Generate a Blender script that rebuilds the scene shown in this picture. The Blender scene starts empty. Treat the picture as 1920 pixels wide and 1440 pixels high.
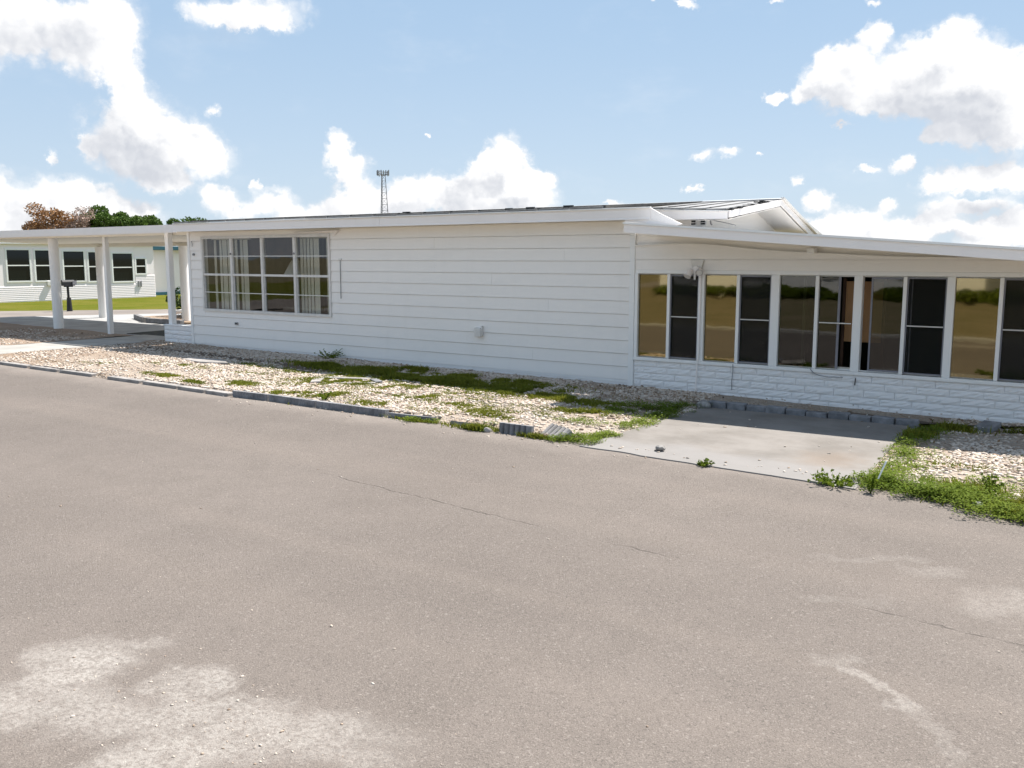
import bpy, math, random
import numpy as np
from mathutils import Vector, Matrix

random.seed(7)
RNG = np.random.default_rng(7)
scene = bpy.context.scene
COL = scene.collection

# ------------------------------------------------------------------ camera
cam_d = bpy.data.cameras.new('camera')
cam_d.sensor_width = 36.0
cam_d.lens = 31.875
cam_d.clip_start = 0.1
cam_d.clip_end = 6000
cam = bpy.data.objects.new('camera', cam_d)
COL.objects.link(cam)
_R = Vector((0.81935697, 0.57328366, 0.0))
_U = Vector((-0.07882929, 0.11266556, 0.99050109))
_F = Vector((-0.56783809, 0.81157397, -0.13750486))
CAM = Matrix.Identity(4)
for i in range(3):
    CAM[i][0], CAM[i][1], CAM[i][2] = _R[i], _U[i], -_F[i]
CAM[2][3] = 1.97
cam.matrix_world = CAM
scene.camera = cam

# ------------------------------------------------------------------ light
SUN_AZ = math.radians(14.0)      # clockwise from +Y
SUN_EL = math.radians(59.0)
SUN_DIR = Vector((math.sin(SUN_AZ) * math.cos(SUN_EL), math.cos(SUN_AZ) * math.cos(SUN_EL), math.sin(SUN_EL)))
SKY_STRENGTH = 0.075
scene.view_settings.view_transform = 'Standard'
scene.view_settings.look = 'None'
scene.view_settings.gamma = 1.0
scene.view_settings.use_curve_mapping = False
scene.view_settings.exposure = 1.0

sd = bpy.data.lights.new('sun', 'SUN')
sd.energy = 5.0
sd.angle = math.radians(0.53)
sd.color = (1.0, 0.95, 0.88)
sun = bpy.data.objects.new('sun', sd)
COL.objects.link(sun)
sun.rotation_euler = SUN_DIR.to_track_quat('Z', 'Y').to_euler()
sun.location = (0, 0, 30)

CLOUDS = [
    (-61.84,12.45,3.16,1.96), (-65.33,11.8,3.74,2.41), (-58.99,11.93,2.61,2.02), (-57.69,13.4,1.66,1.6), (-57.47,10.12,1.26,1.67), (-56.87,8.31,1.71,1.57), 
    (-55.66,7.07,2.18,1.75), (-54.24,6.54,2.07,1.33), (-52.95,5.68,1.5,1.15), (-57.8,6.53,2.41,1.73), (-59.47,6.16,0.55,0.72), (-61.38,5.55,0.42,0.51), 
    (-56.07,4.68,2.33,0.75), (-54.93,4.26,1.47,0.6), (-52.54,8.33,0.6,0.35), (-52.16,13.72,2.08,0.89), (-49.17,14.05,2.29,1.12), (-50.39,13.42,2.12,0.62), 
    (-63.72,3.27,1.16,1.42), (-61.64,3.48,1.2,1.15), (-60.29,3.81,0.82,0.87), (-58.96,3.26,1.4,1.03), (-57.32,2.55,2.01,0.9), (-63.57,1.7,2.62,1.15), 
    (-60.11,2.2,2.78,1.18), (-52.44,3.71,1.21,0.62), (-49.24,3.46,1.56,0.88), (-51.72,2.8,1.84,0.68), (-47.38,2.63,1.91,0.57), (-50.35,4.37,0.28,0.28), 
    (-45.46,6.81,0.76,0.77), (-45.4,5.56,0.83,1.09), (-44.18,5.74,0.84,0.75), (-44.63,4.31,1.35,1.2), (-43.85,3.21,1.95,0.89), (-45.78,3.03,1.28,0.7), 
    (-41.56,4.35,1.31,0.64), (-39.59,4.52,1.48,0.77), (-39.27,3.56,2.64,1.06), (-41.9,3.22,1.97,0.9), (-35.47,6.35,1.45,1.2), (-36.79,5.97,0.92,0.79), 
    (-34.39,5.97,0.79,0.79), (-37.29,4.69,1.19,1.34), (-35.64,4.37,2.18,1.85), (-33.26,4.69,1.25,0.64), (-33.99,3.73,1.98,1.22), (-37.63,3.4,1.98,0.9), 
    (-40.21,7.36,0.23,0.16), (-19.41,9.43,0.51,0.35), (-17.91,9.44,0.83,0.5), (-16.76,10.11,1.34,0.95), (-16.37,11.18,0.87,0.74), (-14.0,12.24,0.78,0.66), 
    (-15.08,11.29,1.31,0.93), (-12.51,10.4,2.4,1.61), (-10.66,11.36,1.54,1.14), (-9.65,12.02,1.1,0.75), (-8.26,10.6,1.73,1.13), (-6.92,9.68,1.5,1.47), 
    (-14.96,8.85,1.93,0.75), (-12.41,8.65,2.4,0.8), (-10.8,6.9,0.71,0.52), (-9.61,7.26,1.48,0.9), (-8.02,7.02,2.19,1.17), (-6.0,7.16,1.96,1.5), 
    (-15.62,7.57,0.55,0.18), (-23.37,6.1,0.88,0.4), (-21.75,6.22,0.71,0.37), (-20.05,6.29,0.18,0.12), (-23.98,4.14,0.48,0.19), (-13.91,5.04,0.97,0.24), 
    (-12.24,5.51,0.7,0.56), (-17.7,4.49,0.39,0.34), (-8.65,4.5,2.28,0.8), (-10.23,4.06,1.29,0.64), (-7.1,4.72,1.47,0.93), (-6.03,3.97,1.49,0.84), 
    (-9.35,2.93,1.8,0.5), (-8.02,2.98,1.51,0.43), (-16.44,3.08,0.83,0.61), (-14.64,2.34,1.67,0.73), (-12.95,3.01,0.65,0.54), (-15.19,1.61,2.03,0.74), 
    (-12.02,1.58,2.22,0.84), (-10.1,1.97,1.3,0.71), (-8.21,1.82,1.52,0.7), (-6.41,2.08,1.26,0.69), (-7.38,1.08,2.55,0.7), (-18.2,1.86,1.09,0.63), 
    (-20.65,1.4,1.86,0.51), (-15.47,10.32,1.43,1.08), (-14.85,9.57,1.7,1.0), (-9.23,9.6,1.95,1.37), (-9.76,9.64,2.47,1.51), (-9.42,8.37,2.21,1.11), 
    (-11.65,9.78,1.89,1.26), (-7.34,8.35,2.01,1.37), (-17.57,1.38,1.8,0.75), (-14.87,1.05,2.31,0.74), (-62.59,0.99,3.23,0.87), (-48.03,2.05,2.87,0.57), 
    (-55.72,5.89,1.74,1.48), (-26.37,14.83,0.56,0.2), (-24.64,14.68,0.71,0.25), (-19.31,14.43,0.48,0.17), (-14.23,13.9,0.45,0.22), (-28.72,3.51,0.78,0.23), 
    (-27.06,2.08,2.59,0.45), 
]

class NT:
    """tiny helper for building node trees"""
    def __init__(self, nt):
        self.nt = nt
        self.n = nt.nodes
        self.l = nt.links

    def node(self, kind, **kw):
        nd = self.n.new(kind)
        for k, v in kw.items():
            setattr(nd, k, v)
        return nd

    def put(self, sock, v):
        if isinstance(v, bpy.types.NodeSocket):
            self.l.new(v, sock)
        elif v is not None:
            sock.default_value = v

    def math(self, op, a, b=None, c=None, clamp=False):
        nd = self.node('ShaderNodeMath', operation=op, use_clamp=clamp)
        for i, v in enumerate((a, b, c)):
            if v is not None:
                self.put(nd.inputs[i], v)
        return nd.outputs[0]

    def vmath(self, op, a, b=None, c=None, out=0):
        nd = self.node('ShaderNodeVectorMath', operation=op)
        for i, v in enumerate((a, b, c)):
            if v is not None:
                self.put(nd.inputs[i], v)
        return nd.outputs[out]

    def smooth(self, v, a, b, c=0.0, d=1.0):
        nd = self.node('ShaderNodeMapRange', interpolation_type='SMOOTHSTEP')
        self.put(nd.inputs[0], v)
        for i, q in enumerate((a, b, c, d)):
            nd.inputs[i + 1].default_value = q
        return nd.outputs[0]

    def noise(self, vec, scale, detail=3, rough=.5, out=0, lac=2.0, dist=0.0, dim='3D'):
        nd = self.node('ShaderNodeTexNoise', noise_dimensions=dim)
        if vec is not None:
            self.put(nd.inputs['Vector'], vec)
        nd.inputs['Scale'].default_value = scale
        nd.inputs['Detail'].default_value = detail
        nd.inputs['Roughness'].default_value = rough
        nd.inputs['Lacunarity'].default_value = lac
        nd.inputs['Distortion'].default_value = dist
        return nd.outputs[out]

    def voronoi(self, vec, scale, feature='F1', out=0, rnd=1.0):
        nd = self.node('ShaderNodeTexVoronoi', feature=feature)
        self.put(nd.inputs['Vector'], vec)
        nd.inputs['Scale'].default_value = scale
        nd.inputs['Randomness'].default_value = rnd
        return nd.outputs[out]

    def mix(self, fac, a, b, blend='MIX'):
        nd = self.node('ShaderNodeMix', data_type='RGBA', blend_type=blend)
        self.put(nd.inputs[0], fac)
        for i, v in ((6, a), (7, b)):
            if isinstance(v, tuple) and len(v) == 3:
                v = v + (1.0,)
            self.put(nd.inputs[i], v)
        return nd.outputs[2]

    def xyz(self, vec):
        nd = self.node('ShaderNodeSeparateXYZ')
        self.put(nd.inputs[0], vec)
        return nd.outputs

    def comb(self, x, y, z):
        nd = self.node('ShaderNodeCombineXYZ')
        for i, v in enumerate((x, y, z)):
            self.put(nd.inputs[i], v)
        return nd.outputs[0]


# ------------------------------------------------------------------ sky
world = bpy.data.worlds.new('World')
scene.world = world
world.use_nodes = True
wt = NT(world.node_tree)
world.node_tree.nodes.clear()
sky = wt.node('ShaderNodeTexSky', sky_type='NISHITA', sun_disc=False)
sky.sun_elevation = SUN_EL
sky.sun_rotation = SUN_AZ
sky.altitude = 0
sky.air_density = 1.0
sky.dust_density = 0.6
sky.ozone_density = 1.2

grp = bpy.data.node_groups.new('cloud_field', 'ShaderNodeTree')
grp.interface.new_socket('Vector', in_out='INPUT', socket_type='NodeSocketVector')
grp.interface.new_socket('Field', in_out='OUTPUT', socket_type='NodeSocketFloat')
g = NT(grp)
gi = g.node('NodeGroupInput')
go = g.node('NodeGroupOutput')
acc = 0.0
for (a, e, ra, re) in CLOUDS:
    ra *= 1.38
    re *= 1.38
    q = g.vmath('MULTIPLY_ADD', gi.outputs[0], (1 / ra, 1 / re, 0), (-a / ra, -e / re, 0))
    d = g.vmath('DOT_PRODUCT', q, q, out=1)
    t = g.math('SUBTRACT', 1.0, d, clamp=True)
    acc = g.math('MULTIPLY_ADD', t, t, acc)
g.l.new(acc, go.inputs[0])

tc = wt.node('ShaderNodeTexCoord')
dx, dy, dz = wt.xyz(tc.outputs['Generated'])
az = wt.math('MULTIPLY', wt.math('ARCTAN2', dx, dy), 57.29578)
# the seam of the azimuth lies at -75 degrees, left of the frame: range -75..285
az = wt.math('ADD', az, wt.math('MULTIPLY', wt.math('LESS_THAN', az, -75.0), 360.0))
el = wt.math('MULTIPLY', wt.math('ARCSINE', dz), 57.29578)
P = wt.comb(az, el, 0.0)
w1 = wt.noise(P, 0.40, 6, .66, out=1)
w1 = wt.vmath('MULTIPLY', wt.vmath('SUBTRACT', w1, (.5, .5, .5)), (2.6, 2.0, 0))
w2 = wt.noise(P, 2.0, 5, .65, out=1)
w2 = wt.vmath('MULTIPLY', wt.vmath('SUBTRACT', w2, (.5, .5, .5)), (.7, .6, 0))
Pw = wt.vmath('ADD', P, wt.vmath('ADD', w1, w2))
ga = wt.node('ShaderNodeGroup', node_tree=grp)
wt.put(ga.inputs[0], Pw)
sun_ae = (math.degrees(SUN_AZ), math.degrees(SUN_EL), 0)
to_sun = wt.vmath('NORMALIZE', wt.vmath('SUBTRACT', sun_ae, P))
gb = wt.node('ShaderNodeGroup', node_tree=grp)
wt.put(gb.inputs[0], wt.vmath('ADD', Pw, wt.vmath('MULTIPLY', to_sun, (2.0, 2.0, 0))))


def billow(v):
    # rounded, cauliflower-like lumps at three sizes
    out = None
    for sc_, am in ((.7, .60), (1.6, .32), (3.6, .08)):
        q_ = wt.math('MULTIPLY', wt.math('SUBTRACT', 1.0, wt.voronoi(v, sc_), clamp=True), am)
        out = q_ if out is None else wt.math('ADD', out, q_)
    return out


P2 = wt.vmath('ADD', P, wt.vmath('MULTIPLY', wt.vmath('SUBTRACT', wt.noise(P, 1.2, 4, .6, out=1), (.5, .5, .5)), (.9, .9, 0)))
fine = billow(P2)
fine2 = billow(wt.vmath('ADD', P2, wt.vmath('MULTIPLY', to_sun, (.30, .30, 0))))
F = wt.math('ADD', ga.outputs[0], wt.math('MULTIPLY', wt.math('SUBTRACT', fine, .60), wt.smooth(ga.outputs[0], .0, .25)))
# cumulus continued out of frame, its unseen cover added to brighten the shade
az_off = wt.math('ABSOLUTE', wt.math('SUBTRACT', az, -35.0))
outside = wt.math('MAXIMUM', wt.smooth(az_off, 32.0, 44.0), wt.smooth(el, 15.5, 24.0))
rest = wt.noise(tc.outputs['Generated'], 4.2, 6, .6)
F_rest = wt.math('ADD', wt.math('MULTIPLY', wt.math('SUBTRACT', rest, .50), 5.0), wt.math('MULTIPLY', wt.math('SUBTRACT', fine, .62), .85))
F = wt.math('MAXIMUM', F, wt.math('MULTIPLY', F_rest, outside))
dens = wt.smooth(F, .06, .70)
thin = wt.smooth(wt.noise(wt.vmath('MULTIPLY', P, (1, 2.2, 1)), .16, 4, .6), .5, .85, 0, .14)   # a thin milky veil
halo = wt.math('MULTIPLY', wt.smooth(wt.math('ADD', F, wt.math('MULTIPLY', wt.math('SUBTRACT', wt.noise(P, .8, 5, .65), .5), .9)), -.15, .6), wt.smooth(ga.outputs[0], .0, .25, 0, .55))
dens = wt.math('MAXIMUM', wt.math('MAXIMUM', dens, thin), halo)
relief = wt.math('MULTIPLY', wt.math('SUBTRACT', fine2, fine), .9)
selfsh = wt.math('MAXIMUM', wt.smooth(gb.outputs[0], .35, 2.0), wt.math('MULTIPLY', wt.smooth(rest, .58, .8, 0, .8), outside))
shade = wt.math('ADD', wt.math('MULTIPLY', selfsh, .85), relief, clamp=True)
CLOUD_LIT, CLOUD_DARK = (0.98, 0.98, 0.985), (0.61, 0.635, 0.69)
ccol = wt.mix(shade, CLOUD_LIT, CLOUD_DARK)
# the low sky is milky; haze takes the far clouds into it
bgs = wt.node('ShaderNodeBackground')
# moist summer air: the clear sky is paled towards the horizon
paling = wt.smooth(el, 90.0, 10.0, .45, .88)
pale = wt.mix(wt.smooth(el, 0.0, 17.0), (.300 / SKY_STRENGTH, .366 / SKY_STRENGTH, .440 / SKY_STRENGTH), (.217 / SKY_STRENGTH, .305 / SKY_STRENGTH, .413 / SKY_STRENGTH))
skyc = wt.mix(paling, sky.outputs[0], pale)
wt.put(bgs.inputs[0], skyc)
bgs.inputs[1].default_value = SKY_STRENGTH
bgc = wt.node('ShaderNodeBackground')
wt.put(bgc.inputs[0], ccol)
bgc.inputs[1].default_value = 0.55
ms = wt.node('ShaderNodeMixShader')
wt.put(ms.inputs[0], wt.math('MULTIPLY', dens, wt.smooth(el, -1.0, 0.5)))
wt.l.new(bgs.outputs[0], ms.inputs[1])
wt.l.new(bgc.outputs[0], ms.inputs[2])
wo = wt.node('ShaderNodeOutputWorld')
wt.l.new(ms.outputs[0], wo.inputs[0])
world.cycles.sampling_method = 'MANUAL'
world.cycles.sample_map_resolution = 512


# ------------------------------------------------------------------ materials
def material(name):
    m = bpy.data.materials.new(name)
    m.use_nodes = True
    t = NT(m.node_tree)
    bsdf = m.node_tree.nodes['Principled BSDF']
    out = m.node_tree.nodes['Material Output']
    tcn = t.node('ShaderNodeTexCoord')
    return m, t, bsdf, out, tcn.outputs['Object']


def simple(name, col, rough=.6, var=.12, scale=3.0, bump=0.0, bscale=60, metal=0.0, spec=.4, stretch=(1, 1, 1), island=0.0):
    m, t, b, o, co = material(name)
    v = t.vmath('MULTIPLY', co, stretch)
    n = t.noise(v, scale, 5, .6)
    lo = tuple(c * (1 - var) for c in col)
    hi = tuple(min(1, c * (1 + var * .6)) for c in col)
    c = t.mix(t.smooth(n, .3, .7), lo, hi)
    if island:
        gm = t.node('ShaderNodeNewGeometry')
        r = gm.outputs['Random Per Island']
        k = t.math('MULTIPLY_ADD', r, island, 1 - island / 2)
        c = t.mix(1.0, c, t.comb(k, k, k), 'MULTIPLY')
    t.put(b.inputs['Base Color'], c)
    b.inputs['Roughness'].default_value = rough
    b.inputs['Metallic'].default_value = metal
    b.inputs['Specular IOR Level'].default_value = spec
    if bump:
        bn = t.node('ShaderNodeBump')
        bn.inputs['Strength'].default_value = bump
        bn.inputs['Distance'].default_value = .01
        t.put(bn.inputs['Height'], t.noise(v, bscale, 4, .6))
        t.put(b.inputs['Normal'], bn.outputs[0])
    return m


def painted(name, col, dirt=(.45, .42, .38), amount=.22, rough=.55):
    """old white paint: faint vertical streaks, chalky blotches, grain"""
    m, t, b, o, co = material(name)
    n1 = t.noise(t.vmath('MULTIPLY', co, (3.5, 3.5, .55)), 1.0, 5, .62)
    n2 = t.noise(co, 1.3, 5, .6)
    n3 = t.noise(co, 55, 3, .6)
    f = t.math('ADD', t.smooth(n1, .5, .85, 0, amount), t.smooth(n2, .5, .8, 0, amount * .7))
    f = t.math('ADD', f, t.smooth(n3, .66, .8, 0, amount * .5), clamp=True)
    t.put(b.inputs['Base Color'], t.mix(f, col, dirt))
    b.inputs['Roughness'].default_value = rough
    b.inputs['Specular IOR Level'].default_value = .3
    bn = t.node('ShaderNodeBump')
    bn.inputs['Strength'].default_value = .25
    bn.inputs['Distance'].default_value = .006
    t.put(bn.inputs['Height'], t.noise(t.vmath('MULTIPLY', co, (.6, 1, 3)), 14, 5, .6))
    t.put(b.inputs['Normal'], bn.outputs[0])
    return m


M = {}
M['wall'] = painted('white_painted_siding', (.885, .855, .82), amount=.08)
M['trim'] = painted('white_enamel_trim', (.86, .855, .84), amount=.08, rough=.45)
M['fascia'] = painted('white_fascia_metal', (.89, .845, .82), amount=.12, rough=.42)
M['block'] = painted('white_painted_stone', (.85, .84, .835), dirt=(.40, .38, .36), amount=.16, rough=.75)
M['soffit'] = painted('cream_soffit', (.82, .78, .69), amount=.2)
M['alu'] = simple('aluminium_window_bar', (.70, .68, .65), .45, .08, 6, metal=.0)
M['screenbar'] = simple('grey_screen_frame', (.22, .22, .25), .5, .1, 8)
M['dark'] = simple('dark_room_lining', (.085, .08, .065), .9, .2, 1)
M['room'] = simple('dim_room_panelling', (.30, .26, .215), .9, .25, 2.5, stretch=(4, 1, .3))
M['valance'] = simple('dark_brown_valance', (.10, .055, .04), .8, .2, 3)
M['blind'] = simple('cream_vertical_blind', (.72, .68, .60), .7, .1, 4)
M['shade'] = simple('tan_roller_shade', (.42, .34, .20), .85, .1, 4)
M['brownpanel'] = simple('brown_wood_panel', (.50, .27, .13), .6, .2, 4, stretch=(1, 1, .2))
M['concrete'] = simple('pale_concrete', (.33, .315, .29), .85, .16, 1.6, .35, 90)
M['floor'] = simple('carport_concrete', (.33, .33, .33), .8, .2, 1.2, .25, 70)
M['edging'] = simple('weathered_edging_concrete', (.21, .21, .22), .9, .35, 7, .6, 60)
M['paver'] = simple('pale_flat_paver', (.30, .28, .265), .9, .3, 5, .5, 50)
M['soil'] = simple('dark_soil', (.11, .083, .06), .95, .5, 9, 1.0, 40)
M['black'] = simple('black_weathered_plastic', (.018, .018, .02), .5, .3, 6)
M['grey'] = simple('grey_metal', (.25, .25, .26), .45, .2, 6)
M['darkhole'] = simple('dark_vent_hole', (.03, .03, .03), .8, .2, 6)
M['mat'] = simple('dark_floor_mat', (.035, .037, .033), .95, .3, 6, .4, 120)
M['teal'] = simple('teal_trim_paint', (.03, .11, .15), .5, .15, 3)
M['steel'] = simple('galvanised_steel', (.20, .205, .22), .5, .2, .2)
M['antenna'] = simple('pale_antenna_panel', (.26, .28, .28), .5, .2, .3)
M['bark'] = simple('bark', (.10, .075, .055), .9, .3, 4, .6, 12)
M['deadbark'] = simple('grey_dead_bark', (.30, .23, .19), .9, .25, 2)
M['rock'] = simple('grey_rock', (.28, .265, .25), .9, .4, 18, .6, 60)
M['lampshade'] = simple('white_lampshade', (.8, .78, .74), .7, .05, 4)

# roof metal, chalky with dark dirt running along the seams
m, t, b, o, co = material('weathered_roof_metal')
n = t.noise(t.vmath('MULTIPLY', co, (6, .5, 1)), 1.2, 5, .65)
n2 = t.noise(co, 2.2, 5, .6)
f = t.math('ADD', t.smooth(n, .48, .75, 0, .6), t.smooth(n2, .5, .75, 0, .4), clamp=True)
t.put(b.inputs['Base Color'], t.mix(f, (.27, .267, .265), (.10, .097, .095)))
b.inputs['Roughness'].default_value = .6
M['roof'] = m
M['seam'] = simple('dark_roof_seam', (.07, .068, .066), .8, .5, 6)
M['nbwall'] = painted('neighbour_white_siding', (.93, .86, .875), amount=.05)
M['roofwhite'] = painted('white_roof_metal', (.62, .615, .61), amount=.4, rough=.5)


def leafmat(name, c1, c2, trans=.25, rough=.55):
    m, t, b, o, co = material(name)
    gm = t.node('ShaderNodeNewGeometry')
    r = gm.outputs['Random Per Island']
    n = t.noise(co, .9, 3, .5)
    f = t.math('ADD', t.math('MULTIPLY', r, .6), t.math('MULTIPLY', t.math('SUBTRACT', n, .3), 1.0), clamp=True)
    c = t.mix(f, c1, c2)
    t.put(b.inputs['Base Color'], c)
    b.inputs['Roughness'].default_value = rough
    b.inputs['Specular IOR Level'].default_value = .12
    tr = t.node('ShaderNodeBsdfTranslucent')
    t.put(tr.inputs[0], c)
    mx = t.node('ShaderNodeMixShader')
    mx.inputs[0].default_value = trans
    t.l.new(b.outputs[0], mx.inputs[1])
    t.l.new(tr.outputs[0], mx.inputs[2])
    t.l.new(mx.outputs[0], o.inputs[0])
    return m


M['grass'] = leafmat('yellow_green_grass', (.075, .105, .010), (.25, .25, .034), .36, .75)
M['weed'] = leafmat('broad_leaf_weed', (.085, .14, .012), (.20, .25, .03), .42, .75)
M['deadgrass'] = leafmat('brown_dead_grass', (.20, .13, .06), (.33, .24, .13), .2)
M['green_tree'] = leafmat('green_tree_leaf', (.04, .085, .015), (.11, .17, .035), .25)
M['brown_tree'] = leafmat('rust_brown_leaf', (.20, .10, .045), (.40, .23, .11), .2)
M['pink_tree'] = leafmat('dry_grey_pink_twig', (.30, .21, .17), (.42, .32, .27), .15)
M['litter'] = leafmat('dry_leaf_litter', (.07, .042, .025), (.24, .15, .08), .1)
M['shrub'] = leafmat('dark_shrub_leaf', (.015, .035, .010), (.05, .085, .02), .2)

# gravel pebbles
m, t, b, o, co = material('shell_gravel_pebble')
gm = t.node('ShaderNodeNewGeometry')
r = gm.outputs['Random Per Island']
ramp = t.node('ShaderNodeValToRGB')
cr = ramp.color_ramp
cr.elements[0].position = 0
cr.elements[0].color = (.23, .17, .125, 1)
cr.elements[1].position = 1
cr.elements[1].color = (.60, .55, .49, 1)
for p_, c_ in ((.18, (.37, .285, .22, 1)), (.45, (.50, .43, .365, 1)), (.75, (.54, .455, .38, 1))):
    e_ = cr.elements.new(p_)
    e_.color = c_
t.put(ramp.inputs[0], r)
t.put(b.inputs['Base Color'], ramp.outputs[0])
b.inputs['Roughness'].default_value = .8
b.inputs['Specular IOR Level'].default_value = .25
M['pebble'] = m

# gravel bed ground under and between the pebbles
m, t, b, o, co = material('gravel_bed_ground')
n = t.noise(co, .8, 5, .6)
v1 = t.voronoi(co, 34, out=1)
v2 = t.voronoi(co, 34, out=0)
base = t.mix(t.smooth(n, .42, .62), (.33, .275, .22), (.22, .155, .10))
sp = t.mix(.45, base, t.mix(t.xyz(v1)[0], (.20, .155, .12), (.50, .44, .385)))
x_, y_, z_ = t.xyz(co)
brown = t.math('MULTIPLY', t.smooth(t.math('MULTIPLY_ADD', t.noise(co, 1.4, 4, .6), 3.0, x_), -14.2, -16.6), .6)
sp = t.mix(brown, sp, (.23, .15, .095))
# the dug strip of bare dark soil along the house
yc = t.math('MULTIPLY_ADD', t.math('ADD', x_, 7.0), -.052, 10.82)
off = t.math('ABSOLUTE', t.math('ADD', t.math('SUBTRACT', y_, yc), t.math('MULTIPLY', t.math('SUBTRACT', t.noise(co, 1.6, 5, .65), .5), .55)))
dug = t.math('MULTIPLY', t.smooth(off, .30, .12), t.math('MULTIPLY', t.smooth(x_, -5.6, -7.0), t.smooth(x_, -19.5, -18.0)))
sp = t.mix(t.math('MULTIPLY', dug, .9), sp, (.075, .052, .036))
t.put(b.inputs['Base Color'], sp)
b.inputs['Roughness'].default_value = .95
bn = t.node('ShaderNodeBump')
bn.inputs['Strength'].default_value = .9
bn.inputs['Distance'].default_value = .02
t.put(bn.inputs['Height'], t.math('SUBTRACT', 1.0, v2))
t.put(b.inputs['Normal'], bn.outputs[0])
M['gravelbed'] = m

# ---- asphalt: worn pale asphalt, fine aggregate, sandy washes, cracks
m, t, b, o, co = material('worn_asphalt')
x_, y_, z_ = t.xyz(co)
Rv, Hv = (.81935697, .57328366, 0), (-.57328366, .81935697, 0)
big = t.noise(co, .35, 5, .6)
mid = t.noise(co, 2.6, 6, .65)
base = t.mix(t.smooth(big, .3, .7), (.147, .125, .110), (.188, .160, .141))
base = t.mix(t.smooth(mid, .35, .75, 0, .62), base, (.146, .124, .108))
# faint wheel-polished lanes along the street
lane = t.noise(t.comb(t.math('MULTIPLY', x_, .05), y_, 0.0), 1.1, 3, .5)
base = t.mix(t.smooth(lane, .45, .7, 0, .35), base, (.215, .18, .155))
# aggregate
vc = t.voronoi(co, 210, out=1)
vr = t.xyz(vc)
base = t.mix(t.smooth(vr[0], .70, .95, 0, .42), base, (.32, .275, .24))
base = t.mix(t.smooth(vr[1], .72, .9, 0, .42), base, (.055, .048, .043))
vc2 = t.voronoi(co, 85, out=1)
vr2 = t.xyz(vc2)
base = t.mix(t.smooth(vr2[0], .965, .985, 0, .25), base, (.40, .36, .325))
base = t.mix(t.smooth(vr2[1], .955, .98, 0, .30), base, (.045, .04, .036))
# sand washed onto the road: (along R, along H, radius R, radius H, weight)
wv = t.vmath('SUBTRACT', t.noise(co, 2.2, 5, .65, out=1), (.5, .5, .5))
cw = t.vmath('ADD', co, t.vmath('MULTIPLY', wv, (.75, .75, 0)))
u_ = t.vmath('DOT_PRODUCT', cw, Rv, out=1)
h_ = t.vmath('DOT_PRODUCT', cw, Hv, out=1)
sand = None
for (cu, ch, ru, rh, w_) in ((-2.13, 4.2, .3, .3, 1.0), (-1.95, 4.5, .22, .12, .6), (-2.2, 3.8, .55, .22, .75), (-1.48, 4.0, .16, .16, .8),
                             (-1.5, 3.72, .5, .17, .75), (-1.1, 3.58, .5, .2, .75), (-1.38, 3.38, .28, .25, .85), (-.85, 3.45, .42, .16, .55),
                             (1.60, 4.25, .10, .08, .35), (1.64, 4.05, .05, .18, .7), (1.68, 3.82, .05, .16, .55), (1.74, 3.5, .05, .22, .3),
                             (2.62, 5.5, .22, .10, .3), (2.95, 5.0, .28, .2, .4), (1.95, 5.03, .2, .06, .2), (2.4, 5.75, .3, .06, .25)):
    du = t.math('MULTIPLY', t.math('SUBTRACT', u_, cu), 1 / ru)
    dh = t.math('MULTIPLY', t.math('SUBTRACT', h_, ch), 1 / rh)
    d2 = t.math('MULTIPLY_ADD', du, du, t.math('MULTIPLY', dh, dh))
    s_ = t.math('MULTIPLY', t.smooth(d2, 2.0, .1), w_)
    sand = s_ if sand is None else t.math('MAXIMUM', sand, s_)
gr = t.noise(co, 38, 4, .7)
gr2 = t.noise(co, 9, 5, .7)
sand = t.math('MULTIPLY', sand, t.math('MULTIPLY', t.smooth(gr, .30, .62, .12, 1.0), t.smooth(gr2, .28, .6, .35, 1.0)), clamp=True)
base = t.mix(t.math('MULTIPLY', sand, .68), base, (.44, .41, .375))
# sand along the far kerb
edge = t.smooth(t.math('MULTIPLY_ADD', t.noise(co, 1.7, 5, .6), .9, y_), 8.0, 8.9, 0, .5)
base = t.mix(edge, base, (.33, .285, .25))
# cracks: thin wandering lines roughly parallel to the street
cw2 = t.vmath('ADD', co, t.vmath('MULTIPLY', t.vmath('SUBTRACT', t.noise(co, 5, 4, .65, out=1), (.5, .5, .5)), (.13, .13, 0)))
cx_, cy_, _ = t.xyz(cw2)
crack = None
for (x0, y0, x1, y1) in ((-6.3, 5.72, -3.4, 5.42), (-1.4, 5.22, .4, 5.02), (-3.2, 5.42, -2.3, 5.36)):
    sl = (y1 - y0) / (x1 - x0)
    dd = t.math('ABSOLUTE', t.math('SUBTRACT', t.math('SUBTRACT', cy_, y0), t.math('MULTIPLY', t.math('SUBTRACT', cx_, x0), sl)))
    ln = t.math('MULTIPLY', t.smooth(dd, .016, .004), t.math('MULTIPLY', t.smooth(cx_, x0 - .1, x0 + .5), t.smooth(cx_, x1 + .1, x1 - .5)))
    crack = ln if crack is None else t.math('MAXIMUM', crack, ln)
crack = t.math('MULTIPLY', crack, t.smooth(t.noise(co, 7, 3, .6), .35, .6, .15, 1))
base = t.mix(t.math('MULTIPLY', crack, .36), base, (.05, .042, .037))
t.put(b.inputs['Base Color'], base)
b.inputs['Roughness'].default_value = .88
b.inputs['Specular IOR Level'].default_value = .3
bn = t.node('ShaderNodeBump')
bn.inputs['Strength'].default_value = .8
bn.inputs['Distance'].default_value = .006
hgt = t.math('SUBTRACT', t.math('ADD', vr[0], t.math('MULTIPLY', t.noise(co, 90, 3, .7), 1.2)), t.math('MULTIPLY', crack, 1.5))
t.put(bn.inputs['Height'], hgt)
t.put(b.inputs['Normal'], bn.outputs[0])
M['asphalt'] = m
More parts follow.
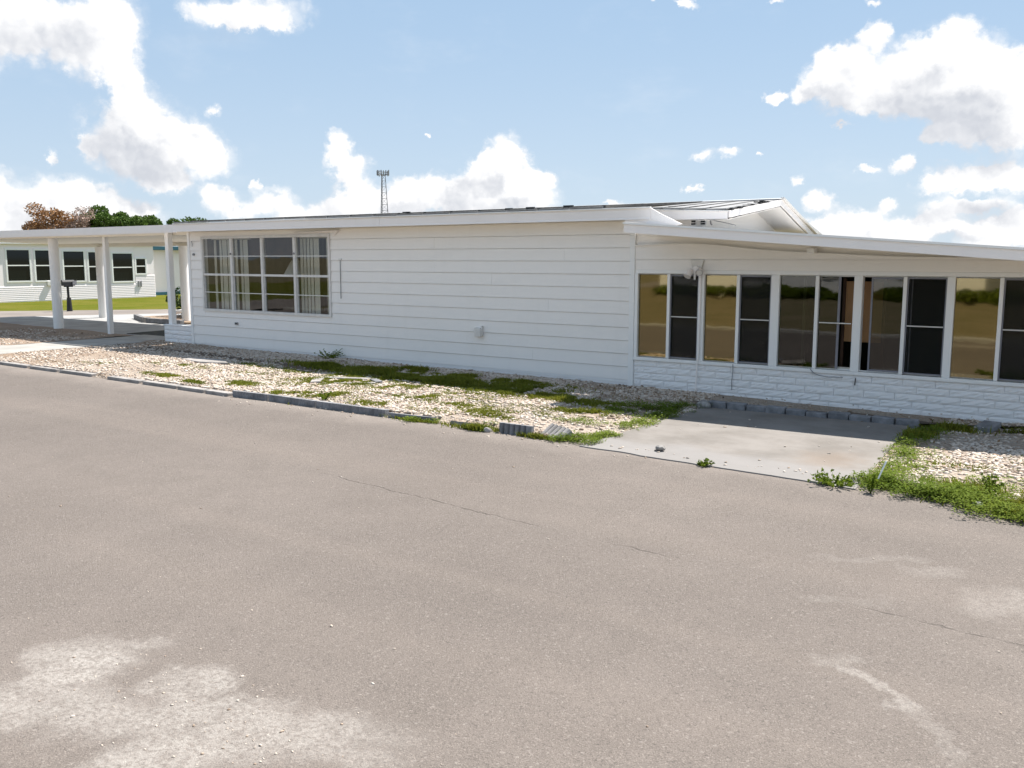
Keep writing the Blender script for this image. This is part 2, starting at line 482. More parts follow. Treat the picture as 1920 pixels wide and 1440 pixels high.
M['asphalt2'] = simple('cross_street_asphalt', (.20, .172, .152), .9, .15, .5)

# ---- slab: pale concrete with tyre scuffs and rusty sand
m, t, b, o, co = material('slab_concrete')
n = t.noise(co, 1.4, 6, .65)
n2 = t.noise(t.vmath('MULTIPLY', co, (1, 2.2, 1)), 3.5, 5, .65)
base = t.mix(t.smooth(n, .35, .7), (.208, .190, .173), (.145, .130, .115))
base = t.mix(t.smooth(n2, .5, .75, 0, .5), base, (.175, .152, .132))
base = t.mix(t.smooth(t.noise(co, 120, 3, .7), .55, .8, 0, .4), base, (.14, .132, .125))
x_, y_, z_ = t.xyz(co)
apron = t.smooth(t.math('MULTIPLY_ADD', t.noise(co, 2, 4, .6), .6, y_), 9.15, 8.75, 0, .6)
base = t.mix(apron, base, (.225, .215, .21))
q = t.vmath('MULTIPLY', t.vmath('SUBTRACT', t.vmath('ADD', co, t.vmath('MULTIPLY', t.vmath('SUBTRACT', t.noise(co, 4, 5, .6, out=1), (.5, .5, .5)), (.6, .6, 0))), (-2.45, 8.95, 0)), (2.2, 1.6, 0))
rust = t.smooth(t.vmath('LENGTH', q, out=1), 1.0, .2, 0, .55)
base = t.mix(rust, base, (.18, .135, .10))
t.put(b.inputs['Base Color'], base)
b.inputs['Roughness'].default_value = .88
bn = t.node('ShaderNodeBump')
bn.inputs['Strength'].default_value = .4
bn.inputs['Distance'].default_value = .004
t.put(bn.inputs['Height'], t.noise(co, 110, 4, .7))
t.put(b.inputs['Normal'], bn.outputs[0])
M['slab'] = m

# ---- lawn / ground
def ground_mat(name, c1, c2, c3):
    m, t, b, o, co = material(name)
    n = t.noise(co, .5, 6, .65)
    n2 = t.noise(co, 9, 5, .7)
    c = t.mix(t.smooth(n, .35, .65), c1, c2)
    c = t.mix(t.smooth(n2, .45, .7, 0, .55), c, c3)
    t.put(b.inputs['Base Color'], c)
    b.inputs['Roughness'].default_value = .95
    b.inputs['Specular IOR Level'].default_value = .05
    bn = t.node('ShaderNodeBump')
    bn.inputs['Strength'].default_value = .8
    bn.inputs['Distance'].default_value = .05
    t.put(bn.inputs['Height'], n2)
    t.put(b.inputs['Normal'], bn.outputs[0])
    return m


M['ground'] = ground_mat('dry_ground', (.16, .14, .08), (.20, .17, .11), (.10, .11, .04))
M['lawn'] = ground_mat('mown_lawn', (.085, .100, .007), (.130, .122, .020), (.062, .080, .007))
M['yard'] = ground_mat('sandy_yard', (.20, .165, .10), (.14, .125, .06), (.24, .20, .14))


# ---- glass
def glass(name, tint, refl=(1, 1, 1), base=.03, k=1.9, rough=.0):
    m = bpy.data.materials.new(name)
    m.use_nodes = True
    t = NT(m.node_tree)
    m.node_tree.nodes.clear()
    o = t.node('ShaderNodeOutputMaterial')
    fr = t.node('ShaderNodeFresnel')
    fr.inputs[0].default_value = 1.5
    tcn = t.node('ShaderNodeTexCoord')
    bn = t.node('ShaderNodeBump')
    bn.inputs['Strength'].default_value = .035
    bn.inputs['Distance'].default_value = .02
    t.put(bn.inputs['Height'], t.noise(tcn.outputs['Object'], 2.3, 2, .5))
    f = t.math('MULTIPLY_ADD', fr.outputs[0], k, base, clamp=True)
    gm = t.node('ShaderNodeNewGeometry')
    f = t.math('MULTIPLY', f, t.math('SUBTRACT', 1.0, gm.outputs['Backfacing']))   # one sheet mirrors once
    tr = t.node('ShaderNodeBsdfTransparent')
    tr.inputs[0].default_value = tint + (1,)
    gl = t.node('ShaderNodeBsdfGlossy')
    gl.inputs[0].default_value = refl + (1,)
    gl.inputs['Roughness'].default_value = rough
    t.put(gl.inputs['Normal'], bn.outputs[0])
    mx = t.node('ShaderNodeMixShader')
    t.put(mx.inputs[0], f)
    t.l.new(tr.outputs[0], mx.inputs[1])
    t.l.new(gl.outputs[0], mx.inputs[2])
    t.l.new(mx.outputs[0], o.inputs[0])
    return m


M['glass'] = glass('window_glass', (.86, .87, .86), base=.02, k=1.0)
M['sunglass'] = glass('dark_tinted_glass', (.46, .48, .38), base=.015, k=1.0, rough=.02)
M['goldglass'] = glass('gold_film_glass', (.30, .24, .12), refl=(.95, .80, .48), base=.15, k=1.3, rough=.028)
M['farglass'] = simple('dark_far_glass', (.006, .010, .009), .04, .1, 2, spec=.35)
# insect screen: fine dark mesh that lets half the light through
m = bpy.data.materials.new('insect_screen_mesh')
m.use_nodes = True
t = NT(m.node_tree)
m.node_tree.nodes.clear()
o = t.node('ShaderNodeOutputMaterial')
tr = t.node('ShaderNodeBsdfTransparent')
df = t.node('ShaderNodeBsdfDiffuse')
df.inputs[0].default_value = (.035, .035, .032, 1)
mx = t.node('ShaderNodeMixShader')
mx.inputs[0].default_value = .30
t.l.new(tr.outputs[0], mx.inputs[1])
t.l.new(df.outputs[0], mx.inputs[2])
t.l.new(mx.outputs[0], o.inputs[0])
M['screen'] = m


# ------------------------------------------------------------------ mesh helpers
class MB:
    def __init__(self):
        self.v = []
        self.f = []

    def box(self, x0, x1, y0, y1, z0, z1):
        n = len(self.v)
        self.v += [(x0, y0, z0), (x1, y0, z0), (x1, y1, z0), (x0, y1, z0), (x0, y0, z1), (x1, y0, z1), (x1, y1, z1), (x0, y1, z1)]
        self.f += [tuple(n + i for i in q) for q in ((0, 3, 2, 1), (4, 5, 6, 7), (0, 1, 5, 4), (1, 2, 6, 5), (2, 3, 7, 6), (3, 0, 4, 7))]
        return self

    def hexa(self, p):
        """eight corners: bottom four counter-clockwise from above, then the top four"""
        n = len(self.v)
        self.v += [tuple(q) for q in p]
        self.f += [tuple(n + i for i in q) for q in ((0, 3, 2, 1), (4, 5, 6, 7), (0, 1, 5, 4), (1, 2, 6, 5), (2, 3, 7, 6), (3, 0, 4, 7))]
        return self

    def prism(self, poly, axis, a, b):
        """polygon in the two other axes (in x, y, z order) swept along axis from a to b"""
        n = len(self.v)
        k = len(poly)
        for s in (a, b):
            for (p, q) in poly:
                self.v.append({'x': (s, p, q), 'y': (p, s, q), 'z': (p, q, s)}[axis])
        self.f.append(tuple(n + i for i in range(k)))
        self.f.append(tuple(n + k + i for i in reversed(range(k))))
        for i in range(k):
            j = (i + 1) % k
            self.f.append((n + i, n + k + i, n + k + j, n + j))
        return self

    def cyl(self, p0, p1, r0, r1=None, n=10, caps=True):
        r1 = r0 if r1 is None else r1
        p0, p1 = Vector(p0), Vector(p1)
        d = (p1 - p0).normalized()
        a = d.orthogonal().normalized()
        b_ = d.cross(a)
        s = len(self.v)
        for (p, r) in ((p0, r0), (p1, r1)):
            for i in range(n):
                t_ = 2 * math.pi * i / n
                self.v.append(tuple(p + a * (r * math.cos(t_)) + b_ * (r * math.sin(t_))))
        for i in range(n):
            j = (i + 1) % n
            self.f.append((s + i, s + j, s + n + j, s + n + i))
        if caps:
            self.f.append(tuple(s + i for i in reversed(range(n))))
            self.f.append(tuple(s + n + i for i in range(n)))
        return self

    def tube(self, pts, r, n=6):
        for a, b_ in zip(pts[:-1], pts[1:]):
            self.cyl(a, b_, r, r, n)
        return self


def set_props(o, label=None, cat=None, group=None, kind=None):
    for k, v in (('label', label), ('category', cat), ('group', group), ('kind', kind)):
        if v:
            o[k] = v
    return o


ROOTLOC = {}


def empty(name, loc, label=None, cat=None, group=None):
    o = bpy.data.objects.new(name, None)
    o.empty_display_size = .2
    o.location = loc
    COL.objects.link(o)
    ROOTLOC[o] = Vector(loc)
    return set_props(o, label, cat, group)


def recalc(me):
    import bmesh
    bm = bmesh.new()
    bm.from_mesh(me)
    bmesh.ops.recalc_face_normals(bm, faces=bm.faces)
    bm.to_mesh(me)
    bm.free()


def emit(name, mb, mat, parent=None, label=None, cat=None, group=None, kind=None, smooth=False, bevel=0.0, fix=True):
    """link an MB (world coordinates) as one mesh object under parent"""
    off = Vector((0, 0, 0))
    if parent is not None:
        off = ROOTLOC[parent]
    me = bpy.data.meshes.new(name)
    me.from_pydata([(p[0] - off.x, p[1] - off.y, p[2] - off.z) for p in mb.v], [], mb.f)
    if fix:
        recalc(me)
    if smooth:
        me.shade_smooth()
    me.materials.append(M[mat] if isinstance(mat, str) else mat)
    o = bpy.data.objects.new(name, me)
    COL.objects.link(o)
    if parent is not None:
        o.parent = parent
        ROOTLOC[o] = off
    if bevel:
        md = o.modifiers.new('bevel', 'BEVEL')
        md.width = bevel
        md.segments = 2
        md.limit_method = 'ANGLE'
    return set_props(o, label, cat, group, kind)


def emit_np(name, verts, quads, tris, mat, parent=None, **kw):
    """fast path for many faces: numpy verts (n,3), quads (m,4), tris (k,3)"""
    off = np.array(ROOTLOC[parent]) if parent is not None else np.zeros(3)
    me = bpy.data.meshes.new(name)
    q = np.asarray(quads, dtype=np.int32).reshape(-1, 4)
    t = np.asarray(tris, dtype=np.int32).reshape(-1, 3)
    loops = np.concatenate([q.ravel(), t.ravel()])
    starts = np.concatenate([np.arange(len(q)) * 4, len(q) * 4 + np.arange(len(t)) * 3]).astype(np.int32)
    me.vertices.add(len(verts))
    me.vertices.foreach_set('co', (np.asarray(verts, dtype=np.float32) - off.astype(np.float32)).ravel())
    me.loops.add(len(loops))
    me.loops.foreach_set('vertex_index', loops)
    me.polygons.add(len(starts))
    me.polygons.foreach_set('loop_start', starts)
    me.update(calc_edges=True)
    me.validate()
    me.materials.append(M[mat] if isinstance(mat, str) else mat)
    o = bpy.data.objects.new(name, me)
    COL.objects.link(o)
    if parent is not None:
        o.parent = parent
        ROOTLOC[o] = ROOTLOC[parent]
    return set_props(o, **kw)


def sheet(name, poly, z, mat, kind='structure', **kw):
    mb = MB()
    mb.v = [(x, y, z) for (x, y) in poly]
    mb.f = [tuple(range(len(poly)))]
    return emit(name, mb, mat, None, kind=kind, fix=False, **kw)


def lerp(a, b, t):
    return a + (b - a) * t


# value noise in numpy for ground relief and scatter masks
_G = np.random.default_rng(11).random((256, 256))


def vnoise(x, y):
    x = np.asarray(x, float)
    y = np.asarray(y, float)
    xi, yi = np.floor(x).astype(int), np.floor(y).astype(int)
    fx, fy = x - xi, y - yi
    fx, fy = fx * fx * (3 - 2 * fx), fy * fy * (3 - 2 * fy)
    a, b_ = _G[xi % 256, yi % 256], _G[(xi + 1) % 256, yi % 256]
    c, d = _G[xi % 256, (yi + 1) % 256], _G[(xi + 1) % 256, (yi + 1) % 256]
    return (a * (1 - fx) + b_ * fx) * (1 - fy) + (c * (1 - fx) + d * fx) * fy


def fbm(x, y, o=4):
    s, a, t = 0, .5, 0
    for i in range(o):
        s = s + a * vnoise(x * 2 ** i + 17 * i, y * 2 ** i + 5 * i)
        t += a
        a *= .5
    return s / t


W = 12.47          # face of the long wall
X0, X1 = -17.36, -6.52
SX1 = 1.35         # far right end of the sunroom, out of frame


def base_z(x):
    return -.0063 * (x + 6.5)


def ground_h(x, y):
    x = np.asarray(x, float)
    y = np.asarray(y, float)
    zb = base_z(x)
    ze = np.where(x < -4.7, np.clip(.015 - .035 * (x + 5.2), .0, .055), .01)
    t = np.clip((y - 8.35) / (W - 8.35), 0, 1)
    z = ze * (1 - t) + zb * t + (fbm(x * 1.3, y * 1.3) - .5) * .05 * np.clip((y - 8.3) * 2, 0, 1)
    near = (x > -4.95) & (x < -1.80) & (y < 11.3)
    z = np.where(near, np.minimum(z, .002), z)
    return np.where(y < 8.38, np.minimum(z, .004), z)


# ------------------------------------------------------------------ setting: ground, streets
sheet('ground', [(-2500, -2500), (2500, -2500), (2500, 2500), (-2500, 2500)], -.09, 'ground')
sheet('road', [(-27.5, 1.2), (60, 1.2), (60, 8.42), (-27.5, 8.42)], 0, 'asphalt')
sheet('cross_street', [(-33.5, -60), (-28.3, -60), (-28.3, 8.42), (-31.2, 14.9), (-28.3, 19.2), (-21, 32), (-21, 90), (-26, 90), (-31.6, 21.2), (-35.5, 17.0)], -.012, 'asphalt2')
sheet('neighbor_lawn', [(-60, -30), (-35.45, -30), (-35.45, 17.0), (-31.5, 21.2), (-25.9, 90), (-60, 90)], -.045, 'lawn')
sheet('opposite_yard', [(-27.5, -60), (60, -60), (60, .72), (-27.5, .72)], .03, 'yard')
mb = MB().box(-27.5, 60, .72, 1.2, -.1, .06)
emit('opposite_kerb', mb, 'concrete', kind='structure')

# gravel bed: one fine sheet with cut-outs for slab and walkway
SLAB = (-4.75, -2.0, 8.0, 11.22)
WALK = [(-20.55, 8.35), (-18.75, 8.35), (-18.75, 13.0), (-20.55, 13.0)]


def in_slab(x, y, g=0.0):
    # the slab's sides are a little skew, as in the photograph
    lx = np.interp(y, [8.0, 11.2], [-4.77, -4.72])
    rx = np.interp(y, [7.9, 11.3], [-1.94, -2.19])
    return (x > lx + g) & (x < rx - g) & (y > 7.9) & (y < 11.24 - g)


def in_walk(x, y, g=0.0):
    return (x > -20.55 + g) & (x < -18.75 - g) & (y > 8.3) & (y < 13)


xs = np.arange(-27.3, 3.0, .1)
ys = np.concatenate([[8.30], np.arange(8.36, 13.0, .09)])
XX, YY = np.meshgrid(xs, ys, indexing='ij')
ZZ = ground_h(XX, YY)
vv = np.stack([XX, YY, ZZ], -1).reshape(-1, 3)
nx, ny = len(xs), len(ys)
ii, jj = np.meshgrid(np.arange(nx - 1), np.arange(ny - 1), indexing='ij')
cxm, cym = xs[ii] + .05, ys[jj] + .045
keep = ~(in_slab(cxm, cym, .12) | in_walk(cxm, cym, .12) | ((cym > W + .1) & (cxm > X0 - 1.3)))
a_ = (ii * ny + jj)[keep]
emit_np('gravel_bed', vv, np.stack([a_, a_ + ny, a_ + ny + 1, a_ + 1], -1), np.zeros((0, 3)), 'gravelbed', kind='structure')

# concrete slab in front of the sunroom (front edge slightly ragged)
fx = np.linspace(-4.80, -1.93, 24)
fy = np.interp(fx, [-4.8, -1.9], [8.10, 7.90]) + (fbm(fx * 3, fx * 0 + 2) - .5) * .08
poly = [(float(x), float(y)) for x, y in zip(fx, fy)] + [(-2.19, 11.3), (-4.72, 11.22)]
mb = MB().prism(poly, 'z', -.1, .012)
emit('concrete_slab', mb, 'slab', kind='structure', bevel=.005)
mb = MB().prism([(-20.55, 8.46), (-18.75, 8.40), (-18.75, 12.4), (-18.75, 13.3), (-20.55, 13.3)], 'z', -.05, .075)
emit('walkway', mb, 'concrete', kind='structure', bevel=.008)
# carport floor
mb = MB().prism([(-30.9, 12.75), (-20.55, 12.95), (-20.55, 13.3), (-17.7, 13.3), (-17.7, 20.5), (-24.2, 20.5), (-28.0, 19.3), (-30.7, 15.2)], 'z', -.08, .05)
emit('carport_floor', mb, 'floor', kind='structure')

# ------------------------------------------------------------------ the long white house
home = empty('mobile_home', (-12, W, 0), 'long low white clapboard mobile home with a wide picture window at its left end', 'house')

# siding: lapped boards, each a part; the window opening is left free
WX0, WX1, WZ0, WZ1 = -16.93, -13.02, .86, 2.40
EXPO, Z0 = .203, .10
JOINTS = {0: [-11.0], 1: [-13.6, -8.3], 2: [-9.68], 3: [-10.37], 4: [-11.43], 5: [-8.0], 6: [-12.2], 7: [-9.14], 8: [-10.39], 9: [-7.7], 10: [-10.39], 11: [-12.0, -8.6]}


def board(x0, x1, zb, zt, jit, parent, lip=.013):
    # lapped profile: proud at its foot, tucked in at its head
    y = W + jit
    mb = MB().prism([(y - lip, zb), (y + .018, zb), (y + .018, zt - .006), (y - .001, zt - .006), (y - lip + .002, zb + .02)], 'x', x0, x1)
    return emit('siding_board', mb, 'wall', parent)


for r in range(12):
    zb, zt = Z0 + EXPO * r, Z0 + EXPO * (r + 1)
    cuts = [X0] + sorted(JOINTS[r]) + [X1]
    for a, b in zip(cuts[:-1], cuts[1:]):
        a2, b2 = a + (.0006 if a != X0 else 0), b - (.0006 if b != X1 else 0)
        jit = random.uniform(-.0012, .0012)
        if zt <= WZ0 or zb >= WZ1 or a2 >= WX1 or b2 <= WX0:
            board(a2, b2, zb, zt, jit, home)
            continue
        if a2 < WX0:
            board(a2, WX0 - .002, zb, zt, jit, home)
        if b2 > WX1:
            board(WX1 + .002, b2, zb, zt, jit, home)
        if zb < WZ0 - .01:
            board(WX0, WX1, zb, WZ0, jit, home)
        if zt > WZ1 + .01:
            board(WX0, WX1, max(zb, WZ1), zt, jit, home)

# wall behind the boards, with the window opening
mb = MB()
y0, y1 = W + .02, W + .12
mb.box(X0 + .01, WX0, y0, y1, .05, 2.56)
mb.box(WX1, X1 - .01, y0, y1, .05, 2.56)
mb.box(WX0, WX1, y0, y1, .05, WZ0 - .01)
mb.box(WX0, WX1, y0, y1, WZ1 + .01, 2.56)
mb.box(X0 + .01, X0 + .11, y1, 19.0, .05, 2.56)
mb.box(X0 + .01, X1, 19.0, 19.1, .05, 2.56)
emit('wall', mb, 'wall', home)
# foundation skirt below the boards, growing taller to the right
mb = MB().prism([(X0 + .01, base_z(X0) - .12), (X1 - .01, -.15), (X1 - .01, .0985), (X0 + .01, .0985)], 'y', W - .002, W + .019)
emit('foundation_skirt', mb, 'block', home)
mb = MB().prism([(-9.2, .075), (X1 - .01, .055), (X1 - .01, .069), (-9.2, .083)], 'y', W - .012, W - .003)
emit('skirt_rail', mb, 'trim', home)
# corner trims
for (xa, xb, zz) in ((X0 - .075, X0 - .001, 2.53), (X1 + .001, X1 + .088, 2.40)):
    mb = MB().box(xa, xb, W - .028, W + .1, base_z(xa) - .05, zz)
    emit('corner_trim', mb, 'trim', home, bevel=.004)

# front eave
FY = 12.12
fx_ = [-17.46, -14.42, -11.38, -8.35, -6.02]
for i, (a, b) in enumerate(zip(fx_[:-1], fx_[1:])):
    d = .0035 * (i % 2) + random.uniform(0, .002)
    q = random.uniform(-.004, .003)
    mb = MB().prism([(FY - d, 2.533 + q), (FY + .012, 2.533 + q), (FY + .012, 2.545 + q), (FY + .03, 2.545), (FY + .03, 2.69), (FY + .012 - d, 2.69), (FY + .006 - d, 2.66), (FY + .006 - d, 2.56)], 'x', a + .002, b - .002)
    emit('fascia', mb, 'fascia', home)
    mb = MB().box(a + .003, b - .003, FY - .018 - d, FY + .03, 2.692 + q * .5, 2.712 + q * .5)
    emit('drip_edge', mb, 'trim', home, bevel=.004)
mb = MB().box(-17.44, -6.05, FY + .032, W + .1, 2.552, 2.562)
emit('soffit', mb, 'soffit', home)
# diagonal closing panel where the eave runs out over the sunroom
mb = MB().prism([(-6.018, 2.533), (-5.62, 2.44), (-5.53, 2.452), (-5.88, 2.612), (-6.018, 2.69)], 'y', FY + .004, FY + .03)
mb.prism([(-6.45, 2.40), (-5.62, 2.40), (-5.62, 2.44), (-6.018, 2.531), (-6.45, 2.531)], 'y', FY + .012, FY + .03)
emit('closing_panel', mb, 'fascia', home)

# roof: low metal panels running up the slope
RIDGE_Y, RIDGE_Z = 15.8, 2.985
EZ = 2.716


def roof_strip(x0, x1, ya, za, yb, zb, name, mat, th=.03):
    mb = MB().hexa([(x0, ya, za), (x1, ya, za), (x1, yb, zb), (x0, yb, zb), (x0, ya, za + th), (x1, ya, za + th), (x1, yb, zb + th), (x0, yb, zb + th)])
    return emit(name, mb, mat, home)


xs_ = np.linspace(-17.4, -6.8, 19)
for a, b in zip(xs_[:-1], xs_[1:]):
    yo = random.uniform(-.01, .01)
    roof_strip(a + .012, b - .012, FY - .02 + yo, EZ, RIDGE_Y - .02, RIDGE_Z - .03, 'roof_panel', 'roof', .022)
    roof_strip(b - .030, b + .030, FY + .02 + yo, EZ + .003, RIDGE_Y - .03, RIDGE_Z - .026, 'roof_seam', 'seam', .040)
# right end: eave set back behind the sunroom, steeper panels, gable
GX = -5.37
BY = 13.4
mb = MB().hexa([(-6.7, BY, 2.575), (GX, BY, 2.565), (GX, BY + .03, 2.565), (-6.7, BY + .03, 2.575), (-6.7, BY, 2.735), (GX, BY, 2.675), (GX, BY + .03, 2.675), (-6.7, BY + .03, 2.735)])
emit('rear_gutter', mb, 'fascia', home)
mb = MB().hexa([(-6.72, BY - .02, 2.737), (GX + .01, BY - .02, 2.677), (GX + .01, BY + .05, 2.677), (-6.72, BY + .05, 2.737), (-6.72, BY - .02, 2.750), (GX + .01, BY - .02, 2.690), (GX + .01, BY + .05, 2.690), (-6.72, BY + .05, 2.750)])
emit('gutter_lip', mb, 'trim', home)
xs_ = np.linspace(-6.79, GX, 5)
for i, (a, b) in enumerate(zip(xs_[:-1], xs_[1:])):
    roof_strip(a + .01, b - .01, BY - .01, 2.752 - .016 * i, RIDGE_Y - .02, RIDGE_Z - .03, 'roof_panel', 'roof', .022)
    if i < 3:
        roof_strip(b - .018, b + .018, BY + .2, 2.77 - .016 * i, RIDGE_Y - .03, RIDGE_Z - .028, 'roof_seam', 'seam', .024)
mb = MB().hexa([(-17.4, RIDGE_Y - .02, RIDGE_Z - .03), (GX, RIDGE_Y - .02, RIDGE_Z - .03), (GX, 19.3, 2.2), (-17.4, 19.3, 2.2), (-17.4, RIDGE_Y - .02, RIDGE_Z), (GX, RIDGE_Y - .02, RIDGE_Z), (GX, 19.3, 2.23), (-17.4, 19.3, 2.23)])
emit('rear_roof_slope', mb, 'roofwhite', home)
mb = MB().prism([(RIDGE_Y - .13, RIDGE_Z - .012), (RIDGE_Y, RIDGE_Z + .002), (RIDGE_Y + .13, RIDGE_Z - .03), (RIDGE_Y + .13, RIDGE_Z - .015), (RIDGE_Y, RIDGE_Z + .018), (RIDGE_Y - .13, RIDGE_Z + .003)], 'x', -17.4, GX + .03)
emit('ridge_cap', mb, 'roofwhite', home)
# rakes
for (ya, za, yb, zb) in ((BY + .04, 2.69, RIDGE_Y, RIDGE_Z - .01), (RIDGE_Y, RIDGE_Z - .01, 18.2, 2.30)):
    mb = MB().hexa([(GX + .002, ya, za - .105), (GX + .03, ya, za - .105), (GX + .03, yb, zb - .105), (GX + .002, yb, zb - .105), (GX + .002, ya, za), (GX + .03, ya, za), (GX + .03, yb, zb), (GX + .002, yb, zb)])
    emit('rake_board', mb, 'fascia', home)
mb = MB()
mb.hexa([(GX + .002, RIDGE_Y, RIDGE_Z - .006), (GX + .07, RIDGE_Y, RIDGE_Z - .006), (GX + .07, 18.25, 2.30), (GX + .002, 18.25, 2.30), (GX + .002, RIDGE_Y, RIDGE_Z + .03), (GX + .07, RIDGE_Y, RIDGE_Z + .03), (GX + .07, 18.25, 2.336), (GX + .002, 18.25, 2.336)])
emit('rake_edge', mb, 'alu', home)
# leaf litter along the front rake
mb = MB()
for i in range(46):
    f = random.uniform(.02, .75)
    yy, zz = lerp(BY + .05, RIDGE_Y, f), lerp(2.69, RIDGE_Z - .01, f)
    s = random.uniform(.012, .035)
    xx = GX + random.uniform(-.16, .02)
    mb.box(xx - s, xx + s, yy - s * 1.6, yy + s * 1.6, zz + .004, zz + .012 + s * .5)
for i in range(5):
    xx = random.choice([-10.9, -8.6, -8.2, -7.6]) + random.uniform(-.1, .1)
    s = random.uniform(.02, .05)
    mb.box(xx - s * 2, xx + s * 2, 12.3, 12.3 + s, 2.74, 2.745 + s)
emit('roof_litter', mb, 'darkhole', home, kind='stuff')
# gable wall below the rakes, and its three small vents
mb = MB().prism([(BY + .25, 2.2), (18.3, 2.2), (18.15, 2.28), (RIDGE_Y, RIDGE_Z - .06), (BY + .25, 2.69)], 'x', GX - .55, GX - .50)
mb.box(-7.0, GX - .551, BY + .25, BY + .30, 2.2, 2.72)
emit('gable_wall', mb, 'wall', home)
mb = MB().hexa([(GX - .50, BY + .05, 2.55), (GX, BY + .05, 2.55), (GX, RIDGE_Y, RIDGE_Z - .14), (GX - .50, RIDGE_Y, RIDGE_Z - .14), (GX - .50, BY + .05, 2.56), (GX, BY + .05, 2.56), (GX, RIDGE_Y, RIDGE_Z - .13), (GX - .50, RIDGE_Y, RIDGE_Z - .13)])
mb.hexa([(GX - .50, RIDGE_Y, RIDGE_Z - .14), (GX, RIDGE_Y, RIDGE_Z - .14), (GX, 18.1, 2.18), (GX - .50, 18.1, 2.18), (GX - .50, RIDGE_Y, RIDGE_Z - .13), (GX, RIDGE_Y, RIDGE_Z - .13), (GX, 18.1, 2.19), (GX - .50, 18.1, 2.19)])
emit('gable_soffit', mb, 'wall', home)
for x in (-6.02, -5.86):
    z = 2.49
    mb = MB().box(x - .05, x + .05, BY + .235, BY + .249, z - .01, z + .085)
    v = emit('attic_vent', mb, 'trim', home)
    mb = MB().box(x - .035, x + .035, BY + .225, BY + .234, z + .005, z + .03).box(x - .035, x + .035, BY + .225, BY + .234, z + .042, z + .07)
    emit('vent_slot', mb, 'darkhole', v)
mb = MB().tube([(-5.72, BY + .2, 2.57), (-5.715, BY + .2, 2.50), (-5.69, BY + .2, 2.49)], .012).tube([(-5.70, BY + .2, 2.56), (-5.5, BY + .2, 2.52), (-5.3, BY + .2, 2.47)], .006)
emit('downspout_bracket', mb, 'grey', home)

# ---------------- picture window
win = MB()
fy0, fy1 = W - .035, W + .06
win.box(WX0 - .03, WX1 + .03, fy0, fy1, WZ1 - .02, WZ1 + .03)
win.box(WX0 - .03, WX1 + .03, fy0, fy1, WZ0 - .03, WZ0 + .02)
win.box(WX0 - .03, WX0 + .02, fy0 + .002, fy1 - .002, WZ0 + .021, WZ1 - .021)
win.box(WX1 - .02, WX1 + .03, fy0 + .002, fy1 - .002, WZ0 + .021, WZ1 - .021)
winframe = emit('picture_window', win, 'alu', home)
cols = np.linspace(WX0, WX1, 5)
midz = (WZ0 + WZ1) / 2 - .01
for x in cols[1:-1]:
    mb = MB().box(x - .032, x + .032, fy0 + .004, fy1 - .01, WZ0 + .022, WZ1 - .022)
    emit('mullion', mb, 'alu', winframe)
for i in range(4):
    a = cols[i] + (.034 if i else .022)
    b = cols[i + 1] - (.034 if i < 3 else .022)
    mb = MB().box(a, b, fy0 + .012, fy1 - .02, midz - .022, midz + .022)
    emit('meeting_rail', mb, 'alu', winframe)
    for (za, zb, dy) in ((WZ0 + .022, midz - .024, .0), (midz + .024, WZ1 - .022, -.012)):
        zm = (za + zb) / 2
        mb = MB().box(a, b, W + .014 + dy, W + .020 + dy, za, zb)
        emit('pane', mb, 'glass', winframe)
        mb = MB().box(a, b, W - .004 + dy, W + .012 + dy, zm - .008, zm + .008)
        emit('muntin', mb, 'alu', winframe)
        for q in (a, b - .016):
            mb = MB().box(q, q + .016, W - .006 + dy, W - .0045 + dy, za, zb).box(q, q + .016, W - .0045 + dy, W + .022 + dy, za, zm - .009).box(q, q + .016, W - .0045 + dy, W + .022 + dy, zm + .009, zb)
            emit('sash_stile', mb, 'alu', winframe)
for x in (cols[1], cols[3]):
    mb = MB().cyl((x, fy0 + .004, 2.06), (x, fy0 - .018, 2.06), .022, .018, 10)
    emit('sash_latch', mb, 'grey', winframe)
# head flashing with a bent right end
mb = MB().hexa([(-14.0, W - .075, 2.452), (-12.72, W - .085, 2.475), (-12.72, W - .02, 2.475), (-14.0, W - .02, 2.452), (-14.0, W - .075, 2.464), (-12.72, W - .085, 2.495), (-12.72, W - .02, 2.495), (-14.0, W - .02, 2.466)])
mb.hexa([(-12.86, W - .04, 2.40), (-12.83, W - .04, 2.40), (-12.76, W - .02, 2.472), (-12.80, W - .02, 2.472), (-12.86, W - .05, 2.41), (-12.83, W - .05, 2.41), (-12.76, W - .05, 2.474), (-12.80, W - .05, 2.474)])
emit('window_flashing', mb, 'fascia', home)

# rooms behind the glass
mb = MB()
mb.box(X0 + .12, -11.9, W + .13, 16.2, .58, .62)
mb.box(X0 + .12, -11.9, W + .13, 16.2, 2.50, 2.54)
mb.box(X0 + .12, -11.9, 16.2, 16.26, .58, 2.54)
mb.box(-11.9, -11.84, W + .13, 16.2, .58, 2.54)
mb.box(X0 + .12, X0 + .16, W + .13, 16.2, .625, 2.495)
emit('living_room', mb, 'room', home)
mb = MB().box(WX0 + .95, WX1 - 1.0, W + .24, W + .30, 2.02, 2.42)
emit('valance', mb, 'valance', home)

